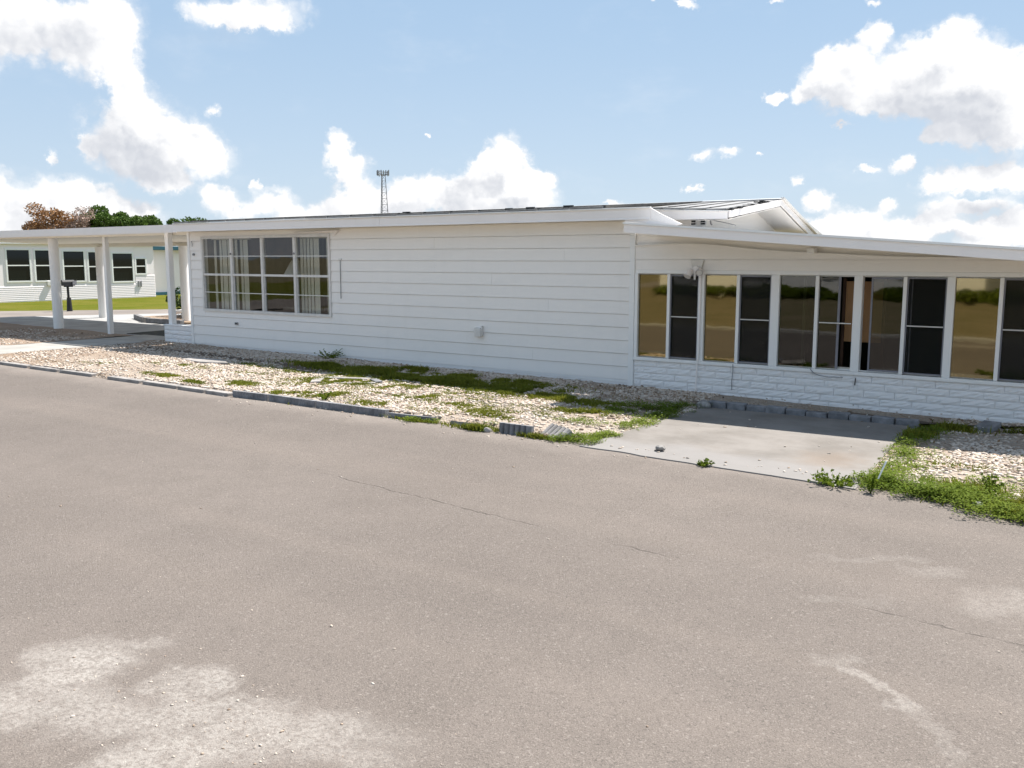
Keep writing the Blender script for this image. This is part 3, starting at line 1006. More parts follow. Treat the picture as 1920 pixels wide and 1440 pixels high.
# small fittings on the long wall
mb = MB().box(-15.92, -15.82, W - .03, W - .012, .565, .615)
v = emit('outlet_cover', mb, 'grey', home)
mb = MB().box(-15.895, -15.845, W - .036, W - .031, .575, .605)
emit('outlet_socket', mb, 'darkhole', v)
mb = MB().box(-9.455, -9.325, W - .095, W - .012, .635, .785)
v = emit('utility_box', mb, 'alu', home, bevel=.008)
mb = MB().box(-9.325, -9.313, W - .07, W - .012, .65, .82)
emit('box_hinge', mb, 'alu', v)
mb = MB().tube([(-12.72, W - .022, 1.94), (-12.725, W - .022, 1.2)], .007)
emit('wall_cable', mb, 'grey', home)
mb = MB().box(-12.76, -12.68, W - .03, W - .012, 1.93, 1.96)
emit('cable_clip', mb, 'alu', home)
mb = MB().cyl((-17.22, W - .02, 2.05), (-17.22, W - .05, 2.05), .03, .025, 10)
emit('hose_bib', mb, 'grey', home)
mb = MB().tube([(-17.27, W - .03, 2.34), (-17.24, W - .04, 2.30), (-17.235, W - .04, 2.26), (-17.26, W - .03, 2.22)], .008)
emit('hook', mb, 'grey', home)


# ---------------- blinds hang inside the picture window: things of their own
def vertical_blind(x0, n, step, skip, label):
    t_ = empty('vertical_blind', (x0, W + .2, 2.36), label, 'blind', 'vertical blinds inside the picture window')
    emit('head_rail', MB().box(x0 - .03, x0 + n * step + .03, W + .17, W + .22, 2.36, 2.40), 'blind', t_)
    src = None
    for i in range(n):
        if i in skip:
            continue
        if src is None:
            s = MB().prism([(x0 - .036, W + .182), (x0, W + .196), (x0 + .036, W + .186), (x0 + .036, W + .190), (x0, W + .200), (x0 - .036, W + .186)], 'z', .80, 2.355)
            src = emit('blind_slat', s, 'blind', t_)
            o_ = src
        else:
            o_ = src.copy()
            COL.objects.link(o_)
            o_.parent = t_
        o_.location = (i * step + random.uniform(-.008, .008), random.uniform(-.006, .006), 0)
    return t_


vertical_blind(WX0 + .10, 10, .088, (0, 2, 8), 'cream vertical blind gathered in the left column of the picture window')
vertical_blind(WX0 + 1.06, 3, .085, (), 'short run of cream blind slats in the second column of the picture window')
vertical_blind(WX1 - .99, 10, .094, (6, 7), 'cream vertical blind gathered in the right column of the picture window')
t_ = empty('table_lamp', (-15.0, W + .9, .62), 'white cone shaded table lamp standing inside behind the picture window', 'lamp')
emit('lamp_shade', MB().cyl((-15.0, W + .9, 1.62), (-15.0, W + .9, 1.92), .26, .09, 16, False), 'lampshade', t_, fix=False)
emit('lamp_stand', MB().cyl((-15.0, W + .9, .62), (-15.0, W + .9, 1.64), .03, .025, 10).cyl((-15.0, W + .9, .62), (-15.0, W + .9, .66), .16, .14, 14), 'grey', t_)

# ------------------------------------------------------------------ sunroom
sun_r = empty('sunroom', (-3, W, 0), 'white sunroom addition with a row of tall sliding windows above a painted stone knee wall', 'sunroom')
SX0 = X1 + .09
# knee wall of painted split stone: shared meshes, each stone a part
KZ = .42
rows = 5
rh = .098
variants = []
for k in range(7):
    rr = random.Random(40 + k)
    import bmesh
    bm = bmesh.new()
    L = .39
    nxs, nzs = 8, 4
    grid = [[bm.verts.new((L * i / nxs if 0 < i < nxs else (.0025 if i == 0 else L - .0025), (-.006 if (0 < i < nxs and 0 < j < nzs) else .0) + (rr.uniform(-.007, .004) if (0 < i < nxs and 0 < j < nzs) else 0), (rh * j / nzs if 0 < j < nzs else (.0022 if j == 0 else rh - .0022)))) for j in range(nzs + 1)] for i in range(nxs + 1)]
    for i in range(nxs):
        for j in range(nzs):
            bm.faces.new((grid[i][j], grid[i + 1][j], grid[i + 1][j + 1], grid[i][j + 1]))
    ed = [grid[i][0] for i in range(nxs + 1)] + [grid[nxs][j] for j in range(1, nzs + 1)] + [grid[i][nzs] for i in range(nxs - 1, -1, -1)] + [grid[0][j] for j in range(nzs - 1, 0, -1)]
    back = [bm.verts.new((v.co.x, .016, v.co.z)) for v in ed]
    for i in range(len(ed)):
        j = (i + 1) % len(ed)
        bm.faces.new((ed[i], back[i], back[j], ed[j]))
    bmesh.ops.recalc_face_normals(bm, faces=bm.faces)
    me = bpy.data.meshes.new('knee_wall_stone')
    bm.to_mesh(me)
    bm.free()
    me.materials.append(M['block'])
    variants.append(me)


def stone_wall(parent, x0, x1, yface, ztop, nrow, first_len=.39):
    for r in range(nrow):
        zb = ztop - (r + 1) * rh
        x = x0
        firstw = (.39, .17, .30, .12, .24)[r % 5]
        while x < x1 - .02:
            wd = firstw if x == x0 else .39
            wd = min(wd, x1 - x)
            o_ = bpy.data.objects.new('stone', random.choice(variants))
            COL.objects.link(o_)
            o_.parent = parent
            off = ROOTLOC[parent]
            o_.location = (x - off.x, yface + random.uniform(-.004, .004) - off.y, zb - off.z)
            o_.scale = (wd / .39, 1, 1)
            x += wd


stone_wall(sun_r, SX0, SX1, W + .0, KZ, 6)
mb = MB().box(SX0, SX1, W + .012, W + .12, -.3, KZ - .005)
emit('knee_wall_core', mb, 'block', sun_r)

# window band: sill, head, posts
SILL, HEAD = .47, 1.74
mb = MB().box(SX0, SX1, W - .032, W + .10, KZ + .002, SILL)
emit('window_sill', mb, 'trim', sun_r, bevel=.004)
mb = MB().box(SX0, SX1, W - .012, W + .10, HEAD, HEAD + .055)
emit('window_head', mb, 'trim', sun_r, bevel=.003)
bays = [(-6.375, -5.395), (-5.30, -4.315), (-4.195, -3.20), (-3.09, -2.075), (-1.98, -.985), (-.885, .11), (.21, 1.21)]
edges = [SX0] + [v for b in bays for v in b] + [SX1]
for a, b in zip(edges[0::2], edges[1::2]):
    mb = MB().box(a + .001, b - .001, W - .022, W + .09, SILL + .001, HEAD - .001)
    emit('window_post', mb, 'trim', sun_r, bevel=.004)
# each bay: slider with a fixed pane left, a sliding pane and its insect screen right
# kinds: g = gold film with a shade behind, d = dark tinted glass, o = slid open
KIND = [('g', 'd'), ('g', 'd'), ('d', 'half'), ('off', 'o'), ('g', 'd'), ('d', 'd'), ('d', 'd')]


def pane_box(a, b, y, za, zb, m_, parent, name='pane'):
    return emit(name, MB().box(a, b, y, y + .005, za, zb), m_, parent)


def sash(a, b, y, za, zb, parent, m_='screenbar', w_=.022):
    mb = MB().box(a, a + w_, y, y + .022, za, zb).box(b - w_, b, y, y + .022, za, zb)
    mb.box(a + w_, b - w_, y + .001, y + .021, za, za + w_).box(a + w_, b - w_, y + .001, y + .021, zb - w_, zb)
    return emit('sash_frame', mb, m_, parent)


for (a, b), (kl, kr) in zip(bays, KIND):
    za, zb = SILL + .004, HEAD - .004
    mid = a + (b - a) * .515
    fr = MB().box(mid - .022, mid + .022, W - .014, W + .05, za, zb)
    fr.box(a, b, W + .055, W + .075, za, za + .012).box(a, b, W + .055, W + .075, zb - .012, zb)
    wf = emit('sliding_window', fr, 'trim', sun_r)
    # left half
    gl = 'goldglass' if kl == 'g' else 'sunglass'
    if kl == 'off':        # the pane has slid a little: a gap at the left and its stile in view
        sash(a + .10, mid - .005 + .08, W + .030, za + .014, zb - .014, wf)
        pane_box(a + .122, mid + .055, W + .040, za + .036, zb - .036, 'sunglass', wf)
    else:
        pane_box(a + .002, mid - .024, W + .026, za + .013, zb - .013, gl, wf)
    if kl == 'd' and kr == 'half':
        x = lerp(a, mid, .62)
        emit('sash_stile', MB().box(x, x + .035, W + .032, W + .052, za + .014, zb - .014), 'screenbar', wf)
    # right half
    if kr == 'd':
        pane_box(mid + .024, b - .002, W + .040, za + .013, zb - .013, 'sunglass', wf)
    elif kr == 'half':
        x = lerp(mid, b, .56)
        pane_box(mid + .024, x, W + .034, za + .013, zb - .013, 'sunglass', wf)
        emit('sash_stile', MB().box(x + .001, x + .032, W + .03, W + .05, za + .013, zb - .013), 'screenbar', wf)
    elif kr == 'o':
        x = mid + .05
        emit('sash_stile', MB().box(x, x + .035, W + .03, W + .05, za + .013, zb - .013), 'screenbar', wf)
    if kr != 'half':
        sash(mid + .024, b - .002, W + .002, za + .013, zb - .013, wf, 'screenbar', .016)
        emit('insect_screen', MB().box(mid + .042, b - .02, W + .010, W + .0115, za + .03, zb - .03), 'screen', wf)
    zc = (za + zb) / 2 - .0
    emit('screen_bar', MB().box(mid + .042, b - .02, W + .0, W + .0085, zc - .007, zc + .007), 'alu', wf)

# tan roller shades behind the gold panes
for bi, name in ((0, 'first'), (1, 'second'), (4, 'fifth')):
    a, b = bays[bi]
    mid = a + (b - a) * .515
    lab = {0: 'tan roller shade pulled down behind the gold pane beside the corner trim', 1: 'tan roller shade pulled down behind the gold pane beside the floodlight', 4: 'tan roller shade behind the gold pane near the right edge of the photo'}[bi]
    t_ = empty('roller_shade', ((a + mid) / 2, W + .16, HEAD - .05), lab, 'shade', 'tan roller shades in the sunroom')
    emit('shade_cloth', MB().box(a - .02, mid + .01, W + .158, W + .162, SILL + .05, HEAD - .06), 'shade', t_)
    emit('shade_roller', MB().cyl((a - .03, W + .16, HEAD - .03), (mid + .02, W + .16, HEAD - .03), .025, .025, 10), 'shade', t_)

# upper wall: flat boards, the top one sagging off at its upper edge
emit('header_board', MB().box(SX0, SX1, W - .006, W + .03, HEAD + .056, 1.945), 'wall', sun_r)
cx = [SX0, -5.92, -5.42, -5.01, -4.54, -4.1, -3.65, -2.9, -2.2, SX1]
cz = [2.15, 2.17, 2.18, 2.135, 2.075, 2.045, 2.03, 1.985, 1.965, 1.96]
xs_ = np.linspace(SX0, SX1, 60)
zs_ = np.interp(xs_, cx, cz)
zs_ = np.convolve(np.pad(zs_, 3, mode='edge'), np.ones(7) / 7, 'valid')
mb = MB().prism([(float(x), float(z)) for x, z in zip(xs_, zs_)] + [(SX1, 1.949), (SX0, 1.949)], 'y', W - .016, W + .02)
emit('sagging_top_board', mb, 'wall', sun_r)
mb = MB()
for i in range(59):
    xa, xb, z1_, z2_ = float(xs_[i]), float(xs_[i + 1]), float(zs_[i]), float(zs_[i + 1])
    mb.hexa([(xa, W - .05, z1_), (xb, W - .05, z2_), (xb, W + .01, z2_), (xa, W + .01, z1_), (xa, W - .05, z1_ + .014), (xb, W - .05, z2_ + .014), (xb, W + .01, z2_ + .014), (xa, W + .01, z1_ + .014)])
emit('bowed_trim_strip', mb, 'wall', sun_r)
# wall behind, following the slope of the roof
emit('upper_wall', MB().prism([(SX0, HEAD + .06), (SX1, HEAD + .06), (SX1, 2.325 - .078 * (SX1 + 6.08) + .03), (SX0, 2.325 - .078 * (SX0 + 6.08) + .03)], 'y', W + .024, W + .12), 'wall', sun_r)

# roof: slopes down to the right, wide overhang in front
RYF = 11.45


def fz(x):      # lower edge of the sunroom fascia
    return 2.325 - .0780 * (x + 6.08)


RX0, RX1 = -6.10, SX1 + .4
FH = .145
n = 1
mb = MB()
p = lambda x, dz: fz(x) + dz
mb.hexa([(RX0, RYF, p(RX0, 0)), (RX1, RYF, p(RX1, 0)), (RX1, RYF + .025, p(RX1, 0)), (RX0, RYF + .025, p(RX0, 0)), (RX0, RYF, p(RX0, FH - .03)), (RX1, RYF, p(RX1, FH - .03)), (RX1, RYF + .025, p(RX1, FH - .03)), (RX0, RYF + .025, p(RX0, FH - .03))])
emit('fascia', mb, 'fascia', sun_r)
mb = MB().hexa([(RX0 - .01, RYF - .016, p(RX0, FH - .028)), (RX1, RYF - .016, p(RX1, FH - .028)), (RX1, RYF + .03, p(RX1, FH - .028)), (RX0 - .01, RYF + .03, p(RX0, FH - .028)), (RX0 - .01, RYF - .016, p(RX0, FH)), (RX1, RYF - .016, p(RX1, FH)), (RX1, RYF + .03, p(RX1, FH)), (RX0 - .01, RYF + .03, p(RX0, FH))])
emit('fascia_lip', mb, 'trim', sun_r)
# end board of the overhang, back to the house eave
mb = MB().hexa([(RX0, RYF + .026, p(RX0, 0)), (RX0 + .02, RYF + .026, p(RX0, 0)), (RX0 + .02, W - .03, p(RX0, 0)), (RX0, W - .03, p(RX0, 0)), (RX0, RYF + .026, p(RX0, FH)), (RX0 + .02, RYF + .026, p(RX0, FH)), (RX0 + .02, W - .03, p(RX0, FH)), (RX0, W - .03, p(RX0, FH))])
emit('end_fascia', mb, 'fascia', sun_r)
# roof pans (long metal panels across) and soffit
pz = np.linspace(RX0 + .02, RX1, 13)
for a, b in zip(pz[:-1], pz[1:]):
    mb = MB().hexa([(a + .003, RYF + .03, p(a, .05)), (b - .003, RYF + .03, p(b, .05)), (b - .003, 17.0, p(b, .05)), (a + .003, 17.0, p(a, .05)), (a + .003, RYF + .03, p(a, .12)), (b - .003, RYF + .03, p(b, .12)), (b - .003, 17.0, p(b, .12)), (a + .003, 17.0, p(a, .12))])
    emit('roof_pan', mb, 'roofwhite', sun_r)
for a, b in zip(pz[:-1:3], list(pz[3::3])):
    mb = MB().hexa([(a + .004, RYF + .03, p(a, .025)), (b - .004, RYF + .03, p(b, .025)), (b - .004, W + .03, p(b, .025)), (a + .004, W + .03, p(a, .025)), (a + .004, RYF + .03, p(a, .04)), (b - .004, RYF + .03, p(b, .04)), (b - .004, W + .03, p(b, .04)), (a + .004, W + .03, p(a, .04))])
    emit('soffit_panel', mb, 'soffit', sun_r)
# rafter end under the soffit
mb = MB().box(-3.80, -3.70, W - .16, W - .02, 2.035, 2.10)
emit('rafter_end', mb, 'trim', sun_r, bevel=.004)
# interior: floor, back wall, ends
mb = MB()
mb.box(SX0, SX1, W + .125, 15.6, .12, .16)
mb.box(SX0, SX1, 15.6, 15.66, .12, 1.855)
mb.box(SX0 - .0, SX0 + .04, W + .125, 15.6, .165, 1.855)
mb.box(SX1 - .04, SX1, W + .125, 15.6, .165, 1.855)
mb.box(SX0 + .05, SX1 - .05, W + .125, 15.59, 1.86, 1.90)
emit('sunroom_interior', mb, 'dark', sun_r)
t_ = empty('wood_panel', (-3.14, W + .31, .16), 'tall brown wooden panel leaning inside the sunroom behind the fourth post', 'wood panel')
emit('panel_board', MB().box(-3.38, -2.90, W + .30, W + .325, .84, 1.66), 'brownpanel', t_)
emit('panel_frame', MB().box(-3.42, -3.382, W + .29, W + .335, .16, 1.70).box(-2.898, -2.86, W + .29, W + .335, .16, 1.70), 'valance', t_)
# pale towel-like strip on the sill of the opened window
mb = MB().box(-3.45, -3.22, W + .09, W + .17, SILL - .02, SILL + .035)
emit('inner_ledge', mb, 'blind', sun_r)

# floodlight on the wall with its wire run
fl = empty('floodlight', (-5.41, W - .02, 1.80), 'white twin head floodlight on a triangular plate above the sunroom windows', 'floodlight')
emit('mounting_plate', MB().prism([(-5.52, 1.945), (-5.31, 1.945), (-5.36, 1.78), (-5.47, 1.78)], 'y', W - .045, W - .018), 'alu', fl, bevel=.004)
emit('junction_box', MB().cyl((-5.415, W - .046, 1.80), (-5.415, W - .085, 1.80), .06, .055, 16), 'fascia', fl)
for sx, ez in ((-.075, 1.735), (.075, 1.79)):
    c = (-5.415 + sx, W - .10, 1.80)
    d = (-5.415 + sx * 1.25, W - .17, ez - .03)
    h = emit('lamp_head', MB().cyl(c, d, .035, .055, 14, False).cyl((c[0], c[1] + .02, c[2]), c, .015, .034, 12), 'fascia', fl)
    emit('bulb', MB().cyl((lerp(c[0], d[0], .8), lerp(c[1], d[1], .8), lerp(c[2], d[2], .8)), (d[0], d[1], d[2]), .048, .044, 14), 'alu', h)
emit('hanging_stem', MB().cyl((-5.44, W - .06, 1.79), (-5.437, W - .06, 1.66), .020, .014, 10), 'trim', fl)
emit('conduit', MB().tube([(-5.352, W - .040, 1.76), (-5.352, W - .040, .60), (-5.37, W - .045, .42), (-5.385, W - .045, -.05)], .012, 8), 'fascia', fl)
cb = emit('dangling_cable', MB().tube([(-4.825, W - .03, .46), (-4.82, W - .035, .36), (-4.835, W - .03, .22), (-4.83, W - .03, .08)], .006, 6), 'grey')
set_props(cb, 'thin grey cable hanging straight down the stone below the second window', 'cable', 'loose cables on the knee wall')
cb = emit('loose_wire', MB().tube([(-3.72, W - .036, .468), (-3.66, W - .045, .41), (-3.58, W - .04, .385), (-3.45, W - .036, .375), (-3.28, W - .034, .385)], .005, 6), 'grey')
set_props(cb, 'thin wire drooping in a curve under the third window sill', 'wire', 'loose cables on the knee wall')
cb = emit('short_cable', MB().tube([(-3.115, W - .038, .39), (-3.12, W - .035, .29)], .008, 6), 'black')
set_props(cb, 'short black stub of cable below the post between third and fourth windows', 'cable', 'loose cables on the knee wall')

# ------------------------------------------------------------------ carport at the left end
cp = empty('carport', (-23, 13, 0), 'flat roofed white carport on posts joined to the left end of the house', 'carport')
CFY = 12.30
for a, b in ((-31.0, -26.7), (-26.695, -22.4), (-22.395, -17.468)):
    k0, k1 = (a + 31) / 13.535, (b + 31) / 13.535
    c = []
    for zz in (0, 1):
        for (x, k, o_) in ((a, k0, 0), (b, k1, 0), (b, k1, .03), (a, k0, .03)):
            c.append((x, CFY - .1 * k + o_, (2.50 + .025 * k) if not zz else (2.685 + .010 * k)))
    emit('fascia', MB().hexa(c), 'fascia', cp)
for i in range(9):
    a, b = -31.0 + i * 1.5, -31.0 + (i + 1) * 1.5 - .01
    mb = MB().hexa([(a, CFY + .035, 2.60), (b, CFY + .035, 2.60), (b, 17.0, 2.42), (a, 17.0, 2.42), (a, CFY + .035, 2.63), (b, CFY + .035, 2.63), (b, 17.0, 2.45), (a, 17.0, 2.45)])
    emit('roof_pan', mb, 'soffit', cp)
emit('rear_beam', MB().box(-31.0, -17.5, 16.62, 16.74, 2.33, 2.43), 'soffit', cp)
emit('front_beam', MB().box(-31.0, -17.5, 12.70, 12.80, 2.49, 2.59), 'soffit', cp)
emit('rear_fascia', MB().box(-31.0, -17.5, 16.98, 17.0, 2.34, 2.46), 'fascia', cp)
for (x, y, r, zt) in ((-23.85, 12.92, .125, 2.49), (-27.9, 16.62, .135, 2.33), (-23.5, 16.62, .125, 2.33)):
    emit('round_column', MB().cyl((x, y, .02), (x, y, zt), r, r, 24), 'trim', cp, smooth=False)
for (x, y, s, zb, zt) in ((-21.3, 12.86, .055, .03, 2.49), (-18.36, 12.62, .062, .42, 2.60)):
    emit('square_post', MB().box(x - s, x + s, y - s, y + s, zb, zt), 'trim', cp, bevel=.006)
emit('ceiling_light', MB().box(-19.0, -18.7, 14.6, 14.9, 2.44, 2.50), 'grey', cp)
kw = empty('porch_wall', (-18.1, 12.6, 0), 'low white painted stone wall between the carport post and the house corner', 'low wall')
stone_wall(kw, -18.47, -17.46, W + .0, .44, 5)
emit('wall_core', MB().box(-18.46, -17.46, W + .032, W + .25, -.1, .435), 'block', kw)
emit('wall_cap', MB().box(-18.49, -17.455, W - .015, W + .27, .441, .468), 'block', kw, bevel=.005)
mt = emit('floor_mat', MB().prism([(-21.4, 13.35), (-18.0, 13.35), (-18.0, 14.6), (-21.5, 14.6)], 'z', .052, .062), 'mat')
set_props(mt, 'dark flat mat lying on the carport floor beside the low stone wall', 'mat')

# raised planter edge beyond the carport
def kerb_block(p0, p1, w_, h_, z, label, name='edging_block', mat='edging', group='kerb stones of the planter beyond the carport', cat='kerb stone'):
    p0, p1 = Vector((p0[0], p0[1], 0)), Vector((p1[0], p1[1], 0))
    d = (p1 - p0).normalized()
    nrm = Vector((-d.y, d.x, 0)) * w_ / 2
    c = [p0 - nrm, p1 - nrm, p1 + nrm, p0 + nrm]
    mb = MB().hexa([(q.x, q.y, z - .06) for q in c] + [(q.x, q.y, z + h_) for q in c])
    o_ = emit(name, mb, mat, bevel=.012)
    return set_props(o_, label, cat, group)


kerb_block((-26.6, 16.95), (-25.0, 16.2), .14, .14, .05, 'long dark kerb stone running back from the planter corner')
kerb_block((-24.9, 16.12), (-24.65, 16.08), .2, .16, .05, 'short whitish kerb stone at the planter corner', mat='paver')
kerb_block((-24.6, 16.05), (-22.9, 16.05), .14, .14, .05, 'long dark kerb stone facing the carport floor at the planter')
mb = MB().prism([(-26.5, 17.1), (-24.9, 16.25), (-22.8, 16.15), (-22.0, 18.8), (-25.9, 19.0)], 'z', 0, .12)
emit('planter_bed', mb, 'gravelbed', kind='structure')
t_ = emit('downspout_elbow', MB().tube([(-24.62, 16.9, .13), (-24.55, 16.9, .26), (-24.40, 16.95, .34), (-24.1, 17.05, .38)], .06, 10), 'trim', smooth=True)
set_props(t_, 'white curved drain pipe lying beside the round column and shrub', 'pipe')

# ------------------------------------------------------------------ neighbour across the cross street
nb = empty('neighbor_house', (-43, 22, 0), 'white ranch house with a long row of dark sash windows across the side street', 'house')
NX = -43.0
nwins = [(18.2, 19.0, 2.36, .91), (19.55, 20.55, 2.36, .91), (21.06, 22.12, 2.36, .91), (22.36, 23.14, 2.35, .90), (23.72, 24.78, 2.31, .86), (24.98, 25.56, 2.28, .83), (26.26, 27.38, 2.22, .79)]
fl_ = [15.0] + [v for w in nwins for v in (w[0], w[1])] + [27.505]
mb = MB()
mb.box(NX - .2, NX, 15.0, 27.5, 2.36, 2.75)
for a, b in zip(fl_[0::2], fl_[1::2]):
    mb.box(NX - .2, NX, a, b, .70, 2.36)
for w in nwins:
    mb.box(NX - .2, NX, w[0], w[1], .70, w[3])
    if w[2] < 2.36:
        mb.box(NX - .2, NX, w[0], w[1], w[2], 2.36)
mb.box(NX - .2, NX, 27.51, 28.6, 1.96, 2.75)
mb.box(NX - .2, NX, 28.13, 28.6, 1.16, 1.96)
mb.box(NX - 5, NX - .21, 28.4, 28.6, -.1, 2.75)
emit('wall', mb, 'nbwall', nb)
# narrow clapboards below the windows
for r in range(9):
    zb = -.08 + r * .0865
    emit('clapboard', MB().hexa([(NX - .18, 15.0, zb), (NX + .018, 15.0, zb), (NX + .018, 28.62, zb), (NX - .18, 28.62, zb), (NX - .18, 15.0, zb + .085), (NX + .002, 15.0, zb + .085), (NX + .002, 28.62, zb + .085), (NX - .18, 28.62, zb + .085)]), 'nbwall', nb)
for r in range(12):
    zb = .70 + r * .0865
    mb = MB()
    if zb < 1.07:
        mb.hexa([(NX + .001, 27.51, zb), (NX + .018, 27.51, zb), (NX + .018, 28.62, zb), (NX + .001, 28.62, zb), (NX + .001, 27.51, zb + .085), (NX + .004, 27.51, zb + .085), (NX + .004, 28.62, zb + .085), (NX + .001, 28.62, zb + .085)])
        emit('clapboard', mb, 'nbwall', nb)
for w in nwins + [(27.55, 28.12, 1.95, 1.17)]:
    a, b, zt, zb = w
    mb = MB().box(NX - .05, NX + .035, a - .05, a + .02, zb - .05, zt + .05).box(NX - .05, NX + .035, b - .02, b + .05, zb - .05, zt + .05)
    mb.box(NX - .05, NX + .034, a + .02, b - .02, zb - .05, zb + .02).box(NX - .05, NX + .034, a + .02, b - .02, zt - .02, zt + .05)
    zm = (zb + zt) / 2
    wf = emit('sash_window', mb, 'trim', nb)
    emit('meeting_rail', MB().box(NX - .04, NX + .02, a + .02, b - .02, zm - .025, zm + .025), 'trim', wf)
    for (p_, q_) in ((zb + .02, zm - .026), (zm + .026, zt - .02)):
        emit('pane', MB().box(NX - .02, NX - .01, a + .02, b - .02, p_, q_), 'farglass', wf)
emit('meter_box', MB().box(NX + .02, NX + .12, 22.85, 23.1, .68, .88), 'alu', nb)
for y in (27.62, 27.76):
    emit('vent_pipe', MB().box(NX + .02, NX + .07, y, y + .05, .50, .80), 'grey', nb)
mb = MB().hexa([(NX - 7, 14, 3.3), (NX + .14, 14, 2.62), (NX + .14, 29, 2.62), (NX - 7, 29, 3.3), (NX - 7, 14, 3.4), (NX + .14, 14, 2.76), (NX + .14, 29, 2.76), (NX - 7, 29, 3.4)])
emit('roof', mb, 'roofwhite', nb)
nb2 = empty('white_annex', (-45, 32, 0), 'plain white annex with teal fascia and teal skirting behind the carport column', 'building')
emit('wall', MB().box(-46, -44.6, 28.8, 37, .12, 2.40), 'nbwall', nb2)
emit('skirting', MB().box(-45.9, -44.5, 28.7, 37.05, -.1, .119), 'teal', nb2)
emit('fascia', MB().box(-46.4, -44.2, 28.6, 37.4, 2.42, 2.60), 'teal', nb2)
emit('roof', MB().box(-46.4, -44.25, 28.65, 37.4, 2.605, 2.68), 'trim', nb2)

# mailbox on its post
mbx = empty('mailbox', (-33.3, 18.5, 0), 'black mailbox on a thick black post beside the far lawn', 'mailbox')
prof = [(18.30 - 18.52 + .0, 0)]
pts = [(-.10, .0), (.10, .0), (.10, .12)] + [(.10 * math.cos(t), .12 + .10 * math.sin(t)) for t in np.linspace(.3, math.pi - .3, 7)] + [(-.10, .12)]
mb = MB().prism([(-33.3 + q[0], .94 + q[1]) for q in pts], 'y', 18.26, 18.72)
emit('box', mb, 'black', mbx)
emit('door', MB().prism([(-33.3 + q[0] * 1.04, .94 + q[1] * 1.02) for q in pts], 'y', 18.245, 18.259), 'black', mbx)
emit('flag', MB().box(-33.19, -33.18, 18.62, 18.78, .98, 1.13), 'grey', mbx)
emit('bracket', MB().box(-33.36, -33.24, 18.36, 18.66, .90, .938), 'black', mbx)
emit('post', MB().cyl((-33.3, 18.5, -.05), (-33.3, 18.48, .90), .045, .045, 10), 'black', mbx)
emit('post_sleeve', MB().cyl((-33.3, 18.5, -.05), (-33.3, 18.5, .50), .11, .075, 12), 'black', mbx)

# ------------------------------------------------------------------ foliage
def leaf_cloud(centers, radii, n_per, size, seed, squash=1.0, shell=.45):
    r = np.random.default_rng(seed)
    P = []
    for c, rad, n_ in zip(centers, radii, n_per):
        d = r.normal(size=(n_, 3))
        d /= np.linalg.norm(d, axis=1)[:, None]
        rr = (shell + (1 - shell) * r.random(n_)) ** .7
        P.append(np.array(c) + d * rr[:, None] * np.array(rad))
    P = np.concatenate(P)
    n_ = len(P)
    a = r.normal(size=(n_, 3))
    a /= np.linalg.norm(a, axis=1)[:, None]
    b = np.cross(a, r.normal(size=(n_, 3)))
    b /= np.linalg.norm(b, axis=1)[:, None]
    s = size * (.6 + .8 * r.random(n_))[:, None]
    V = np.stack([P - a * s, P + b * s * .45, P + a * s, P - b * s * .45], 1).reshape(-1, 3)
    Q = np.arange(n_ * 4).reshape(-1, 4)
    return V, Q


def tree(name, x, y, top, rad, mat, bark, label, seed, n=2600, leaf=.14, bare=0, group='trees beyond the neighbour house', lobes=11, h0=None):
    r = random.Random(seed)
    t_ = empty(name, (x, y, 0), label, 'tree', group)
    mb = MB()
    hb = top * .38
    lean = (r.uniform(-.2, .2), r.uniform(-.2, .2))
    mb.cyl((x, y, -.1), (x + lean[0], y + lean[1], hb), .20 * top / 6, .14 * top / 6, 9)
    cs, rs, ns = [], [], []
    for i in range(lobes):
        a = 2 * math.pi * i / lobes + r.uniform(-.3, .3)
        q = rad * r.uniform(.15, .78)
        z = top - r.uniform(.12, .55) * top * .75 - .10 * top * (q / rad) ** 2
        c = (x + q * math.cos(a), y + q * math.sin(a), z)
        lr = rad * r.uniform(.26, .44)
        cs.append(c)
        rs.append((lr, lr, min(lr * .72, top - z + .1 if top - z > .25 else .3)))
        ns.append(int(n / lobes))
        k = lerp(.55, 1, r.random())
        mb.cyl((x + lean[0], y + lean[1], hb * k), c, .07 * top / 6, .02, 6)
        for j in range(2 + bare):
            e = (c[0] + r.uniform(-1, 1) * lr, c[1] + r.uniform(-1, 1) * lr, c[2] + r.uniform(-.2, 1) * lr * .8)
            mb.cyl(c, e, .022 * top / 6, .006, 5, False)
    emit('trunk', mb, bark, t_, fix=False)
    V, Q = leaf_cloud(cs, rs, ns, leaf, seed)
    emit_np('crown', V, Q, np.zeros((0, 3)), mat, t_)
    return t_


tree('dead_tree', -75, 40.1, 6.6, 2.3, 'brown_tree', 'deadbark', 'rust brown dying tree standing left above the carport roof', 21, 3300, .12, 7, lobes=15)
tree('dead_tree', -75, 42.7, 6.45, 2.2, 'pink_tree', 'deadbark', 'bare greyish pink dried tree between the brown tree and the green trees', 22, 4200, .10, 9, lobes=14)
tree('green_tree', -75, 45.6, 6.75, 2.5, 'green_tree', 'bark', 'rounded green tree next to the dried pink tree', 23, 7500, .13)
tree('green_tree', -75, 47.6, 6.4, 2.4, 'green_tree', 'bark', 'rounded green tree in the middle of the clipped green row', 24, 7000, .13)
tree('green_tree', -75, 49.6, 5.9, 2.4, 'green_tree', 'bark', 'low green tree at the right end of the clipped green row', 25, 6500, .13)
tree('green_tree', -75, 53.2, 6.0, 2.2, 'green_tree', 'bark', 'small separate green tree showing above the carport fascia near the house', 26, 5000, .12)

